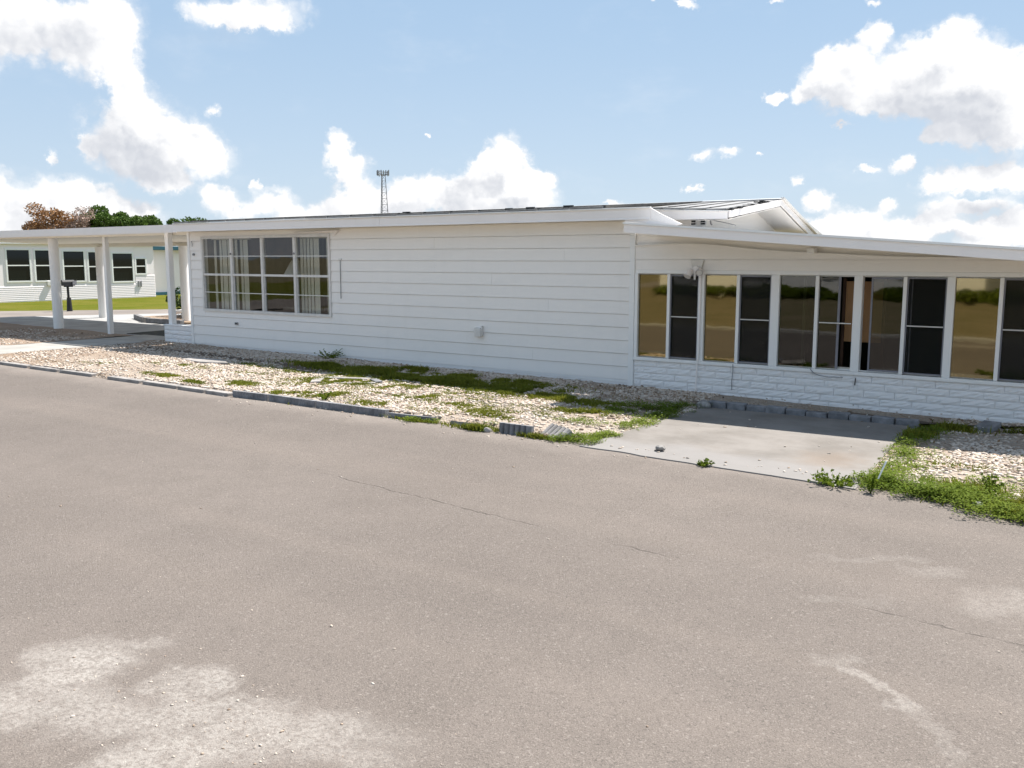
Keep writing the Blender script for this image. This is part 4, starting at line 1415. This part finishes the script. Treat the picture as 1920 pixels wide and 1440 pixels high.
sb = empty('shrub', (-25.0, 18.1, 0), 'dense dark green shrub growing in the planter behind the round column', 'shrub')
mb = MB()
for i in range(12):
    a = i * .52
    mb.cyl((-25.0, 18.1, .08), (-25.0 + .6 * math.cos(a), 18.1 + .6 * math.sin(a), .5 + .3 * random.random()), .025, .008, 5, False)
emit('stem', mb, 'bark', sb, fix=False)
cs = [(-25.0 + random.uniform(-.75, .85), 18.1 + random.uniform(-.5, .6), random.uniform(.45, .85)) for i in range(14)]
V, Q = leaf_cloud(cs, [(.42, .42, .34)] * 14, [330] * 14, .055, 31)
emit_np('foliage', V, Q, np.zeros((0, 3)), 'shrub', sb)

# ------------------------------------------------------------------ cell tower far off
TX, TY, TZ = -272.3, 293.0, 39.2
tw = empty('cell_tower', (TX, TY, 0), 'distant grey lattice mast with a crown of antennas above the roof', 'tower')
hw0, hw1 = 2.7, .85
tri = [(math.cos(a), math.sin(a)) for a in (.6, .6 + 2.094, .6 + 4.189)]


def tw_p(k, z):
    f = z / 37.2
    h = lerp(hw0, hw1, f) * 1.1
    return (TX + tri[k][0] * h, TY + tri[k][1] * h, z)


for k in range(3):
    emit('leg', MB().cyl(tw_p(k, 0), tw_p(k, 37.2), .20, .13, 8), 'steel', tw, fix=False)
mb = MB()
zz = list(np.linspace(0, 37.2, 16))
for a, b in zip(zz[:-1], zz[1:]):
    for k in range(3):
        j = (k + 1) % 3
        mb.cyl(tw_p(k, a), tw_p(j, b), .055, .055, 5, False)
        mb.cyl(tw_p(k, b), tw_p(j, b), .06, .06, 5, False)
emit('lattice', mb, 'steel', tw, fix=False)
mb = MB()
for k in range(18):
    a, b = 2 * math.pi * k / 18, 2 * math.pi * (k + 1) / 18
    for z in (37.4, 38.3):
        mb.cyl((TX + 2.2 * math.cos(a), TY + 2.2 * math.sin(a), z), (TX + 2.2 * math.cos(b), TY + 2.2 * math.sin(b), z), .09, .09, 5, False)
    if k % 3 == 0:
        mb.cyl((TX, TY, 37.0), (TX + 2.2 * math.cos(a), TY + 2.2 * math.sin(a), 37.4), .12, .12, 5, False)
emit('antenna_platform', mb, 'steel', tw, fix=False)
for k in range(15):
    a = 2 * math.pi * k / 15 + .1
    x, y = TX + 2.5 * math.cos(a), TY + 2.5 * math.sin(a)
    emit('antenna', MB().box(x - .15, x + .15, y - .15, y + .15, 36.9 + random.uniform(-.3, .3), 38.8 + random.uniform(0, .6)), 'antenna' if k % 2 else 'steel', tw)

# ------------------------------------------------------------------ edging of the gravel bed along the road
seg = [(-10.66, 8.24, -9.96, 8.28), (-9.94, 8.29, -8.98, 8.26), (-8.96, 8.26, -7.72, 8.26)]
labs = ['dark concrete edging block at the left start of the road edge row', 'dark concrete edging block in the middle of the road edge row', 'longest dark concrete edging block along the road with fine ribs']


def ribbed(x0, y0, x1, y1, th, h, z, nr, depth, label, tilt=0.0, mat='edging', name='edging_block', group='concrete edging blocks along the road'):
    """edging block whose front is scalloped by vertical flutes; tilt leans it back"""
    d = Vector((x1 - x0, y1 - y0, 0))
    L = d.length
    d.normalize()
    nr_ = Vector((d.y, -d.x, 0))     # towards the road
    k = nr * 6
    fr, bk = [], []
    for i in range(k + 1):
        s = L * i / k
        w_ = (abs(math.sin(math.pi * i / 6)) ** .6) * depth
        fr.append(Vector((x0, y0, 0)) + d * s + nr_ * w_)
        bk.append(Vector((x0, y0, 0)) + d * s - nr_ * th)
    up = Vector((0, 0, 1)) * math.cos(tilt) - nr_ * math.sin(tilt)
    mb = MB()
    for i in range(k + 1):
        for (q, hh) in ((fr[i], -.05), (fr[i], h), (bk[i], h), (bk[i], -.05)):
            o_ = q - (Vector((x0, y0, 0)) + d * (L * i / k))
            base = Vector((x0, y0, z)) + d * (L * i / k)
            side = nr_ * math.cos(tilt) + Vector((0, 0, 1)) * math.sin(tilt)
            mb.v.append(tuple(base + side * o_.dot(nr_) + up * hh))
    for i in range(k):
        a, b = i * 4, i * 4 + 4
        for j in range(4):
            mb.f.append((a + j, a + (j + 1) % 4, b + (j + 1) % 4, b + j))
    mb.f.append((0, 1, 2, 3))
    mb.f.append((k * 4 + 3, k * 4 + 2, k * 4 + 1, k * 4))
    o_ = emit(name, mb, mat)
    return set_props(o_, label, 'edging block', group)


for (s, lb, nr) in zip(seg, labs, (11, 14, 19)):
    ribbed(*s, .07, .088, 0, nr, .008, lb, .04)
ribbed(-7.66, 8.25, -6.98, 8.30, .065, .062, 0, 8, .006, 'low pale topped edging block at the right end of the ribbed row', .12)
ribbed(-6.72, 8.31, -6.32, 8.31, .05, .05, 0, 5, .006, 'half buried pale edging block among weeds', .3)
ribbed(-5.96, 8.26, -5.52, 8.26, .05, .115, 0, 6, .035, 'scalloped grey edging block with deep flutes standing at the road edge', .12)
ribbed(-5.50, 8.44, -5.13, 8.25, .05, .17, .0, 5, .032, 'scalloped pale edging block tipped back near the slab corner', .95, 'paver')
flat = [(-17.6, 8.38, -16.5, 8.36), (-16.4, 8.36, -15.5, 8.36), (-15.4, 8.36, -14.4, 8.36), (-13.9, 8.34, -13.0, 8.33), (-12.9, 8.33, -12.0, 8.31), (-11.95, 8.30, -11.3, 8.28), (-11.25, 8.28, -10.72, 8.26)]
fl_lab = ['flat pale edging strip nearest the walkway along the road', 'second flat pale edging strip from the walkway along the road', 'third flat pale edging strip from the walkway along the road', 'fourth flat edging strip, beside the dirt gap along the road', 'fifth flat edging strip from the walkway with dark front edge', 'sixth flat edging strip from the walkway along the road', 'last flat edging strip touching the dark ribbed block']
for s, lb in zip(flat, fl_lab):
    kerb_block(s[:2], s[2:], .13, .035, .015, lb, 'edging_strip', 'paver', 'flat edging strips along the road', 'edging strip')
# row of grey blocks at the back of the slab
xb = list(np.linspace(-4.72, -2.1, 11))
bn_ = ['first', 'second', 'third', 'fourth', 'fifth', 'sixth', 'seventh', 'eighth', 'ninth', 'tenth']
for i, (a, b) in enumerate(zip(xb[:-1], xb[1:])):
    yy = 11.36 + random.uniform(-.02, .02)
    kerb_block((a + .006, yy), (b - .006, yy + random.uniform(-.02, .02)), .12, .075 + random.uniform(-.012, .012), .0, bn_[i] + ' grey edging block from the left in the row behind the slab', 'border_block', 'edging', 'grey border blocks behind the slab', 'border block')
# soil behind them
sx_ = np.arange(-5.0, SX1, .09)
sy_ = np.linspace(0, 1, 12)
GX_, GT_ = np.meshgrid(sx_, sy_, indexing='ij')
front = np.interp(sx_, [-5, -2.1, -1.2, SX1], [11.40, 11.40, 11.95, 12.1])[:, None]
GY_ = front + (W + .02 - front) * GT_
GZ_ = .020 - .085 * GT_ + (fbm(GX_ * 4, GY_ * 4) - .5) * .05
sv = np.stack([GX_, GY_, GZ_], -1).reshape(-1, 3)
i_, j_ = np.meshgrid(np.arange(len(sx_) - 1), np.arange(11), indexing='ij')
q_ = (i_ * 12 + j_).ravel()
emit_np('soil_strip', sv, np.stack([q_, q_ + 12, q_ + 13, q_ + 1], -1), np.zeros((0, 3)), 'soil', kind='structure')
# loose pieces lying in the gravel
def fragment(poly, z, h, label, mat='paver', tilt=(0, 0), name='concrete_fragment'):
    cx_ = sum(p[0] for p in poly) / len(poly)
    cy_ = sum(p[1] for p in poly) / len(poly)
    mb = MB().prism(poly, 'z', z, z + h)
    mb.v = [(v[0], v[1], v[2] + (v[0] - cx_) * tilt[0] + (v[1] - cy_) * tilt[1]) for v in mb.v]
    o_ = emit(name, mb, mat, bevel=.008)
    return set_props(o_, label, 'concrete piece', 'broken concrete pieces in the gravel')


gh = lambda x, y: float(ground_h(x, y))
fragment([(-10.85, 9.95), (-10.55, 9.62), (-10.42, 9.70), (-10.70, 10.06)], gh(-10.6, 9.8) - .03, .07, 'broken edging piece lying at the left of the grass patch in the gravel', tilt=(.05, .05))
fragment([(-10.75, 10.10), (-10.05, 10.38), (-10.10, 10.50), (-10.82, 10.22)], gh(-10.4, 10.3) - .03, .06, 'long broken edging piece behind the grass patch in the gravel')
fragment([(-10.02, 10.38), (-9.72, 10.20), (-9.66, 10.30), (-9.95, 10.48)], gh(-9.8, 10.3) - .03, .07, 'short dark ended edging piece right of the grass patch', 'edging')
fragment([(-10.15, 9.72), (-9.66, 10.12), (-9.72, 10.20), (-10.22, 9.80)], gh(-9.9, 9.9) - .03, .055, 'narrow edging piece in front of the grass patch in the gravel')
fragment([(-15.0, 10.45), (-14.2, 10.30), (-13.6, 10.45), (-14.1, 10.72), (-14.8, 10.68)], gh(-14.3, 10.5) - .005, .04, 'flat broken slab lying at the shadow edge below the picture window', tilt=(.01, .03))
fragment([(-1.55, 11.62), (-1.35, 11.55), (-1.28, 11.74), (-1.47, 11.8)], .0, .06, 'grey broken block in the gravel under the last gold window', 'edging', tilt=(.1, .25))


def rock(x, y, z, s, label, seed, mat='rock', cat='stone', group=None, name='stone'):
    import bmesh
    r = random.Random(seed)
    bm = bmesh.new()
    bmesh.ops.create_icosphere(bm, subdivisions=2, radius=s)
    for v in bm.verts:
        k = 1 + r.uniform(-.18, .18)
        v.co = Vector((v.co.x * k * 1.1, v.co.y * k, v.co.z * k * .75))
        v.co.z = max(v.co.z, -s * .45)
    me = bpy.data.meshes.new(name)
    bm.to_mesh(me)
    bm.free()
    me.materials.append(M[mat])
    o_ = bpy.data.objects.new(name, me)
    o_.location = (x, y, z + s * .42)
    COL.objects.link(o_)
    return set_props(o_, label, cat, group)


rock(-3.98, 8.34, .022, .045, 'small grey rock lying alone on the front of the concrete slab', 4)
rock(-6.08, 8.20, .0, .045, 'pale pebble beside the scalloped edging block', 5, 'paver')
rock(-4.72, 11.18, .0, .09, 'chunky grey stone at the left end of the row of blocks behind the slab', 6)
rock(-.98, 5.92 + 1.92, .0, .05, 'dark chipped stone at the weedy road edge on the right', 8, 'edging')

# ------------------------------------------------------------------ gravel pebbles
def pebbles(name, x, y, z, size, mat, seed, kind='stuff', flat=.5):
    import bmesh
    r = np.random.default_rng(seed)
    bm = bmesh.new()
    bmesh.ops.create_icosphere(bm, subdivisions=1, radius=1)
    bm.verts.ensure_lookup_table()
    bv = np.array([v.co[:] for v in bm.verts])
    bf = np.array([[v.index for v in f.verts] for f in bm.faces])
    bm.free()
    n = len(x)
    V = bv[None] * (1 + r.uniform(-.25, .25, (n, len(bv), 1)))
    V = V * np.stack([size * r.uniform(.8, 1.5, n), size * r.uniform(.6, 1.0, n), size * flat * r.uniform(.6, 1.2, n)], -1)[:, None, :]
    tx = r.normal(0, .35, n)
    c, s = np.cos(tx)[:, None], np.sin(tx)[:, None]
    V = np.stack([V[..., 0], V[..., 1] * c - V[..., 2] * s, V[..., 1] * s + V[..., 2] * c], -1)
    a = r.uniform(0, 6.283, n)
    c, s = np.cos(a)[:, None], np.sin(a)[:, None]
    V = np.stack([V[..., 0] * c - V[..., 1] * s, V[..., 0] * s + V[..., 1] * c, V[..., 2]], -1)
    V += np.stack([x, y, z + size * flat * .35], -1)[:, None, :]
    F_ = (bf[None] + (np.arange(n) * len(bv))[:, None, None]).reshape(-1, 3)
    return emit_np(name, V.reshape(-1, 3), np.zeros((0, 4)), F_, mat, kind=kind)


N = 140000
px_ = RNG.uniform(-24.5, 1.5, N)
py_ = RNG.uniform(8.33, W - .02, N)
keep = ~in_slab(px_, py_, -.03) & ~in_walk(px_, py_, -.05)
keep &= ~((px_ > -5.0) & (px_ < -1.9) & (py_ > 11.2))
# bare earth shows through in places: mulch at the left, the dug strip in the shade
bare = fbm(px_ * .9 + 40, py_ * .9, 4)
dens_ = np.clip((.66 - bare) * 6, .12, 1)
dens_ *= np.where(px_ < -16.3, .5, 1)
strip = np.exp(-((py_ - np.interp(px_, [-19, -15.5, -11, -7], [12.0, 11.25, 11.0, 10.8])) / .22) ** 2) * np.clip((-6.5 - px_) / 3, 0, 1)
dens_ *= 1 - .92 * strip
near = np.interp(px_, [-20, -12, -5], [.6, .8, 1.0])
keep &= RNG.random(N) < dens_ * near
px_, py_ = px_[keep], py_[keep]
ps_ = RNG.gamma(5, .0028, len(px_)) + .006
ps_ = np.clip(ps_, .009, .034)
pebbles('gravel', px_, py_, ground_h(px_, py_), ps_, 'pebble', 5)
# strays on the slab, the road edge and the soil strip
n = 356
sx = np.concatenate([RNG.uniform(-11, -.4, 200), RNG.uniform(-4.7, -2.0, 26), RNG.uniform(-5, 1, 130)])
sy = np.concatenate([8.34 - RNG.gamma(1.2, .14, 200), RNG.uniform(8.1, 11.3, 26), RNG.uniform(11.5, 12.4, 130)])
sz = np.where((sx > -4.75) & (sx < -2) & (sy > 8.05) & (sy < 11.3), .012, np.where(sy > 11.4, .028, 0))
pebbles('stray_pebbles', sx, sy, sz, np.clip(RNG.gamma(3, .0035, n) + .004, .005, .018), 'pebble', 6)
# grit on the asphalt
n = 110
rr_ = RNG.random(n)
sx = RNG.uniform(-9, 1.0, n)
sy = RNG.uniform(1.3, 8.3, n)
pebbles('road_grit', sx, sy, np.zeros(n), np.clip(RNG.gamma(2.2, .0020, n) + .0022, .003, .012), 'pebble', 8, flat=.6)
k_ = 120
sx = np.concatenate([RNG.normal(-3.6, .5, k_ // 2), RNG.normal(-2.9, .35, k_ // 2)])
sy = np.concatenate([RNG.normal(2.2, .22, k_ // 2), RNG.normal(2.25, .2, k_ // 2)])
pebbles('sand_grains', sx, sy, np.zeros(k_), np.clip(RNG.gamma(2, .0016, k_) + .002, .0025, .009), 'pebble', 9, flat=.6)


# dry leaves and twig bits blown onto the bed
n = 1500
lx_ = RNG.uniform(-24, 1.2, n)
ly_ = RNG.uniform(8.4, W - .05, n)
ok = ~in_slab(lx_, ly_, -.02) & ~in_walk(lx_, ly_) & (RNG.random(n) < np.where(lx_ < -16, 1, np.where(ly_ > 10.6, .8, .35)))
lx_, ly_ = lx_[ok], ly_[ok]
n = len(lx_)
aa = RNG.uniform(0, 6.283, n)
ls = RNG.uniform(.012, .04, n)
P_ = np.stack([lx_, ly_, ground_h(lx_, ly_) + .018], -1)
D_ = np.stack([np.cos(aa) * ls, np.sin(aa) * ls, RNG.uniform(-.3, .5, n) * ls], -1)
S_ = np.stack([-np.sin(aa) * ls * .35, np.cos(aa) * ls * .35, RNG.uniform(-.3, .3, n) * ls], -1)
emit_np('dry_leaf_litter', np.stack([P_ - D_, P_ + S_, P_ + D_, P_ - S_], 1).reshape(-1, 3), np.arange(n * 4).reshape(-1, 4), np.zeros((0, 3)), 'litter', kind='stuff')

# ------------------------------------------------------------------ grass and weeds
def blades(name, x, y, z, h, w_, mat, seed, lean=.5):
    r = np.random.default_rng(seed)
    n = len(x)
    a = r.uniform(0, 6.283, n)
    dx_, dy_ = np.cos(a), np.sin(a)
    b = r.uniform(0, 6.283, n)
    L = h * lean * r.uniform(.2, 1.3, n)
    lx, ly = np.cos(b) * L, np.sin(b) * L
    W2 = w_ * r.uniform(.6, 1.3, n) / 2
    P = np.stack([x, y, z - .01], -1)
    wv_ = np.stack([dx_ * W2, dy_ * W2, 0 * W2], -1)
    m1 = P + np.stack([lx * .35, ly * .35, h * .6], -1)
    tip = P + np.stack([lx, ly, h * r.uniform(.75, 1.0, n)], -1)
    V = np.stack([P - wv_, P + wv_, m1 + wv_ * .8, m1 - wv_ * .8, tip], 1).reshape(-1, 3)
    i0 = (np.arange(n) * 5)[:, None]
    return emit_np(name, V, i0 + np.array([[0, 1, 2, 3]]), i0 + np.array([[3, 2, 4]]), mat, kind='stuff')


def scatter(specs, seed):
    """specs: (cx, cy, rx, ry, count, height, angle)"""
    r = np.random.default_rng(seed)
    X, Y, H = [], [], []
    for (cx_, cy_, rx, ry, n_, h, ang) in specs:
        n2 = int(n_ * 1.9)
        u, v = r.normal(0, .48, n2), r.normal(0, .48, n2)
        ca, sa = math.cos(ang), math.sin(ang)
        x = cx_ + u * rx * ca - v * ry * sa
        y = cy_ + u * rx * sa + v * ry * ca
        k = fbm(x * 4.3 + 9, y * 4.3 + 3, 3)
        kk = (r.random(n2) < np.clip((k - .36) * 5, 0, 1))
        x, y = x[kk][:n_], y[kk][:n_]
        X.append(x)
        Y.append(y)
        H.append(h * r.uniform(.5, 1.2, len(x)) * np.clip(.7 + (fbm(x * 2, y * 2) - .4) * 1.5, .4, 1.4))
    X, Y, H = np.concatenate(X), np.concatenate(Y), np.concatenate(H)
    ok = (Y < W - .03)
    return X[ok], Y[ok], H[ok]


shade_band = [(-9.4, 11.1, 2.6, .5, 3200, .07, -.08), (-12.2, 11.35, .9, .22, 1500, .07, -.05), (-11.2, 11.25, 1.0, .30, 3000, .09, -.05), (-10.0, 11.05, 1.1, .36, 4200, .09, -.08), (-8.8, 10.95, 1.1, .36, 4200, .09, -.08),
              (-7.7, 10.75, .9, .33, 2800, .085, -.1), (-9.6, 11.7, 1.0, .16, 1100, .07, 0), (-8.0, 11.6, .9, .2, 1100, .08, 0), (-6.9, 10.75, .7, .25, 1500, .08, 0), (-7.6, 11.2, .7, .2, 900, .08, 0), (-6.0, 10.6, .6, .25, 1300, .08, 0), (-10.6, 11.9, .6, .15, 500, .08, 0),
              (-10.4, 10.65, .8, .15, 1100, .06, -.05), (-8.9, 10.4, .9, .16, 900, .055, -.08)]
lit_patches = [(-9.0, 10.3, 2.4, .35, 1400, .05, -.08), (-7.2, 9.6, 1.6, .5, 900, .045, 0), (-10.8, 9.4, 1.4, .4, 700, .045, 0), (-10.3, 9.95, .75, .35, 1900, .055, .35), (-11.3, 8.95, .55, .22, 900, .05, 0), (-9.6, 8.85, .6, .25, 1100, .055, 0), (-12.3, 9.9, .6, .22, 500, .04, 0), (-14.2, 9.9, .7, .2, 800, .045, 0),
               (-13.2, 8.85, .5, .18, 600, .05, 0), (-8.5, 9.5, .7, .22, 800, .05, 0), (-7.3, 9.3, .5, .25, 550, .05, 0), (-6.6, 8.95, .5, .25, 600, .05, 0), (-11.6, 10.5, .8, .2, 700, .05, 0), (-12.9, 10.6, .8, .18, 700, .05, 0),
               (-8.3, 8.7, .5, .2, 420, .05, 0), (-10.1, 8.6, .5, .15, 400, .05, 0), (-7.4, 8.75, .5, .2, 350, .045, 0), (-6.2, 9.4, .5, .3, 500, .05, 0), (-9.3, 9.9, .4, .2, 350, .05, 0),
               (-5.9, 9.9, .45, .2, 550, .055, 0), (-15.5, 9.2, .5, .2, 250, .04, 0), (-1.2, 9.4, .7, .3, 260, .05, 0), (-.5, 9.9, .6, .3, 160, .05, 0), (-12.0, 8.6, .4, .12, 300, .05, 0)]
gx, gy, gh_ = scatter([(a, b, c, d, int(n_ * (2.3 if q < len(shade_band) else 3.2)), h, g_) for q, (a, b, c, d, n_, h, g_) in enumerate(shade_band + lit_patches)], 41)
ok = ~in_slab(gx, gy, .0) & ~in_walk(gx, gy)
gx, gy, gh_ = gx[ok], gy[ok], gh_[ok]
blades('grass', gx, gy, ground_h(gx, gy), gh_, .013, 'grass', 42, .9)
edge_grass = [(-7.2, 8.26, .45, .06, 700, .07, 0), (-6.25, 8.22, .35, .07, 600, .08, 0), (-9.6, 8.22, .15, .04, 120, .07, 0), (-5.5, 8.22, .3, .06, 500, .06, 0), (-1.4, 8.3, .55, .3, 2600, .09, 0), (-.7, 7.95, .5, .25, 2300, .10, -.1), (.2, 7.9, .6, .25, 1800, .10, 0), (-2.02, 10.9, .18, .35, 700, .10, 0), (-1.8, 11.5, .4, .15, 500, .10, 0), (-1.1, 11.75, .35, .1, 300, .11, 0)]
gx, gy, gh_ = scatter(edge_grass, 43)
ok = ~in_slab(gx, gy, .03)
gx, gy, gh_ = gx[ok], gy[ok], gh_[ok]
blades('edge_grass', gx, gy, np.where(gy < 8.36, .0, ground_h(gx, gy)), gh_, .012, 'grass', 44, .9)
dead = [(-5.55, 8.26, .22, .05, 350, .06, 0), (-17.0, 8.9, 1.6, .3, 900, .035, 0), (-15.8, 10.2, 1.6, .4, 700, .03, 0), (-18.0, 10.8, .6, .6, 400, .03, 0), (-21.8, 12.0, 1.2, .5, 500, .04, 0), (-7.0, 10.4, .8, .2, 350, .05, 0), (-5.9, 11.2, .8, .4, 500, .05, 0), (-5.2, 11.9, .6, .25, 250, .07, 0), (-6.5, 11.9, .5, .2, 150, .06, 0)]
gx, gy, gh_ = scatter(dead, 45)
ok = ~in_slab(gx, gy, .0) & ~in_walk(gx, gy)
gx, gy, gh_ = gx[ok], gy[ok], gh_[ok]
blades('dead_grass', gx, gy, np.where(gy < 8.36, .0, ground_h(gx, gy)), gh_, .008, 'deadgrass', 46, 1.1)


def weeds(name, specs, seed, mat='weed', leaf=.022):
    """broad leaved mats: many small tilted leaves near the ground, in lumps"""
    r = np.random.default_rng(seed)
    P = []
    for (cx_, cy_, rx, ry, n_, h) in specs:
        m_ = max(3, int(n_ / 70))
        lx, ly = cx_ + r.normal(0, .45, m_) * rx, cy_ + r.normal(0, .45, m_) * ry
        lh = h * r.uniform(.35, 1.1, m_)
        k = r.integers(0, m_, n_)
        a = r.uniform(0, 6.283, n_)
        q = np.sqrt(r.random(n_)) * r.uniform(.06, .13, n_)
        x, y = lx[k] + q * np.cos(a), ly[k] + q * np.sin(a)
        z = lh[k] * (1 - (q / .15) ** 2) * r.uniform(.25, 1.0, n_)
        P.append(np.stack([x, y, z], -1))
    P = np.concatenate(P)
    P = P[(~in_slab(P[:, 0], P[:, 1], .10)) & (P[:, 1] < W - .04)]
    P[:, 2] += np.where(P[:, 1] < 8.36, 0.0, ground_h(P[:, 0], P[:, 1]))
    n_ = len(P)
    a = r.uniform(0, 6.283, n_)
    d = np.stack([np.cos(a), np.sin(a), r.uniform(-.2, .8, n_)], -1)
    d /= np.linalg.norm(d, axis=1)[:, None]
    sd_ = np.cross(d, np.array([0, 0, 1.0]))
    sd_ /= np.linalg.norm(sd_, axis=1)[:, None]
    up_ = np.cross(sd_, d)
    s = (leaf * r.uniform(.5, 1.3, n_))[:, None]
    V = np.stack([P, P + d * s * .5 + sd_ * s * .34 + up_ * s * .06, P + d * s, P + d * s * .5 - sd_ * s * .34 + up_ * s * .06], 1).reshape(-1, 3)
    return emit_np(name, V, np.arange(n_ * 4).reshape(-1, 4), np.zeros((0, 3)), mat, kind='stuff')


weeds('weeds', [(-5.0, 8.32, .35, .14, 2600, .09), (-4.86, 8.75, .16, .4, 1500, .06), (-4.85, 9.5, .18, .5, 1800, .07), (-4.9, 10.3, .25, .45, 2200, .08), (-5.2, 10.7, .5, .3, 2600, .08), (-5.0, 11.1, .35, .3, 1900, .10),
                (-5.5, 10.2, .6, .22, 1300, .05), (-6.3, 8.28, .3, .08, 800, .07), (-7.2, 8.28, .4, .07, 900, .06), (-5.45, 9.3, .4, .3, 700, .05)], 51)
weeds('weed_mat', [(-1.80, 8.25, .25, .34, 3000, .14), (-1.42, 8.08, .44, .28, 4300, .15), (-1.02, 8.05, .38, .24, 3400, .15), (-1.78, 8.9, .2, .45, 1500, .08), (-1.88, 9.6, .18, .4, 1500, .09), (-1.98, 10.4, .16, .45, 1500, .10),
                   (-.75, 7.72, .38, .18, 2800, .13), (-.35, 7.6, .38, .18, 2200, .13), (.2, 7.6, .5, .2, 2000, .12), (-1.9, 11.0, .2, .3, 1100, .12), (-.9, 8.7, .5, .3, 900, .06)], 52)


def sprig(x, y, z, h, n_, spread, label, seed, name='weed_plant'):
    r = random.Random(seed)
    t_ = empty(name, (x, y, z), label, 'weed', 'single weeds growing from cracks')
    mb = MB()
    P = []
    for i in range(n_):
        a = r.uniform(0, 6.28)
        k = r.uniform(.4, 1) * spread
        e = (x + k * math.cos(a), y + k * math.sin(a), z + h * r.uniform(.3, 1))
        mb.cyl((x, y, z - .01), e, .003, .0015, 4, False)
        for j in range(5):
            f = r.uniform(.35, 1.05)
            P.append((lerp(x, e[0], f), lerp(y, e[1], f), lerp(z, e[2], f)))
    emit('stem', mb, 'weed', t_, fix=False)
    V, Q = leaf_cloud([p for p in P], [(.012, .012, .010)] * len(P), [3] * len(P), .016, seed)
    emit_np('leaves', V, Q, np.zeros((0, 3)), 'weed', t_)


sprig(-2.12, 7.93, .0, .10, 40, .24, 'low spreading weed growing out of the crack at the front of the slab', 61)
sprig(-1.80, 7.86, .0, .17, 10, .06, 'small upright brownish weed at the front right corner of the slab', 62)
sprig(-3.35, 7.98, .0, .06, 14, .10, 'tiny sparse weed at the middle of the slab front edge', 63)
sprig(-12.9, 12.25, .04, .20, 34, .32, 'dark leafy weed growing at the wall foot below the picture window', 64)
sprig(-.95, 8.35, .02, .20, 16, .09, 'taller green weed in the lit gravel right of the slab', 65)
sprig(-.55, 8.8, .02, .14, 12, .08, 'thin weed standing farthest right in the lit gravel', 66)
sprig(-9.1, 8.55, .05, .12, 14, .10, 'small weed in the gravel above the ribbed edging', 67)
mb = MB().hexa([(-1.780, 8.00, .10), (-1.768, 8.00, .10), (-1.722, 8.06, .25), (-1.737, 8.06, .25), (-1.780, 8.01, .10), (-1.768, 8.01, .10), (-1.722, 8.07, .25), (-1.737, 8.07, .25)])
set_props(emit('dry_stick', mb, 'trim'), 'thin pale stick standing up in the weeds at the corner of the slab', 'stick')

# ------------------------------------------------------------------ across the street, seen only in the window glass
oh = empty('opposite_house', (-14, -21, 0), 'cream house across the street, mirrored in the gold panes', 'house')
emit('wall', MB().box(-22, -6, -27, -20.5, 0, 2.9), 'trim', oh)
emit('roof', MB().prism([(-28, 2.92), (-19.6, 2.92), (-19.6, 3.02), (-23.8, 4.4), (-28, 3.02)], 'x', -22.6, -5.4), 'roofwhite', oh)
for x in (-20, -16.5, -12.5, -9):
    wf = emit('sash_window', MB().box(x - .75, x + .75, -20.495, -20.46, .9, 2.2), 'alu', oh)
    emit('pane', MB().box(x - .68, x + .68, -20.458, -20.45, .97, 2.13), 'farglass', wf)
lc = [(x, -18.7 + .3 * math.sin(x * 2), .24) for x in np.arange(-21, -1.5, .6)]
lr_ = random.Random(4)
lc = [(c_[0] + lr_.uniform(-.3, .3), c_[1] + lr_.uniform(-1.2, .8), c_[2] + lr_.uniform(-.1, .15)) for c_ in lc]
V, Q = leaf_cloud(lc, [(lr_.uniform(.4, .95), .55, lr_.uniform(.2, .42)) for _ in lc], [900] * len(lc), .10, 71)
set_props(emit_np('hedge', V, Q, np.zeros((0, 3)), 'weed'), 'low uneven green hedge in front of the cream house across the street', 'hedge')
for i, (x, y, tp) in enumerate(((2, -24, 8), (9, -20, 7.5), (16, -26, 9), (24, -22, 8), (-30, -24, 9), (-40, -18, 8.5))):
    lab = ['first', 'second', 'third', 'fourth', 'fifth', 'sixth'][i]
    tree('broad_tree', x, y, tp, 3.6, 'green_tree', 'bark', lab + ' broad green tree across the street, only mirrored in the windows', 80 + i, 2200, .3, group='trees across the street', lobes=10)
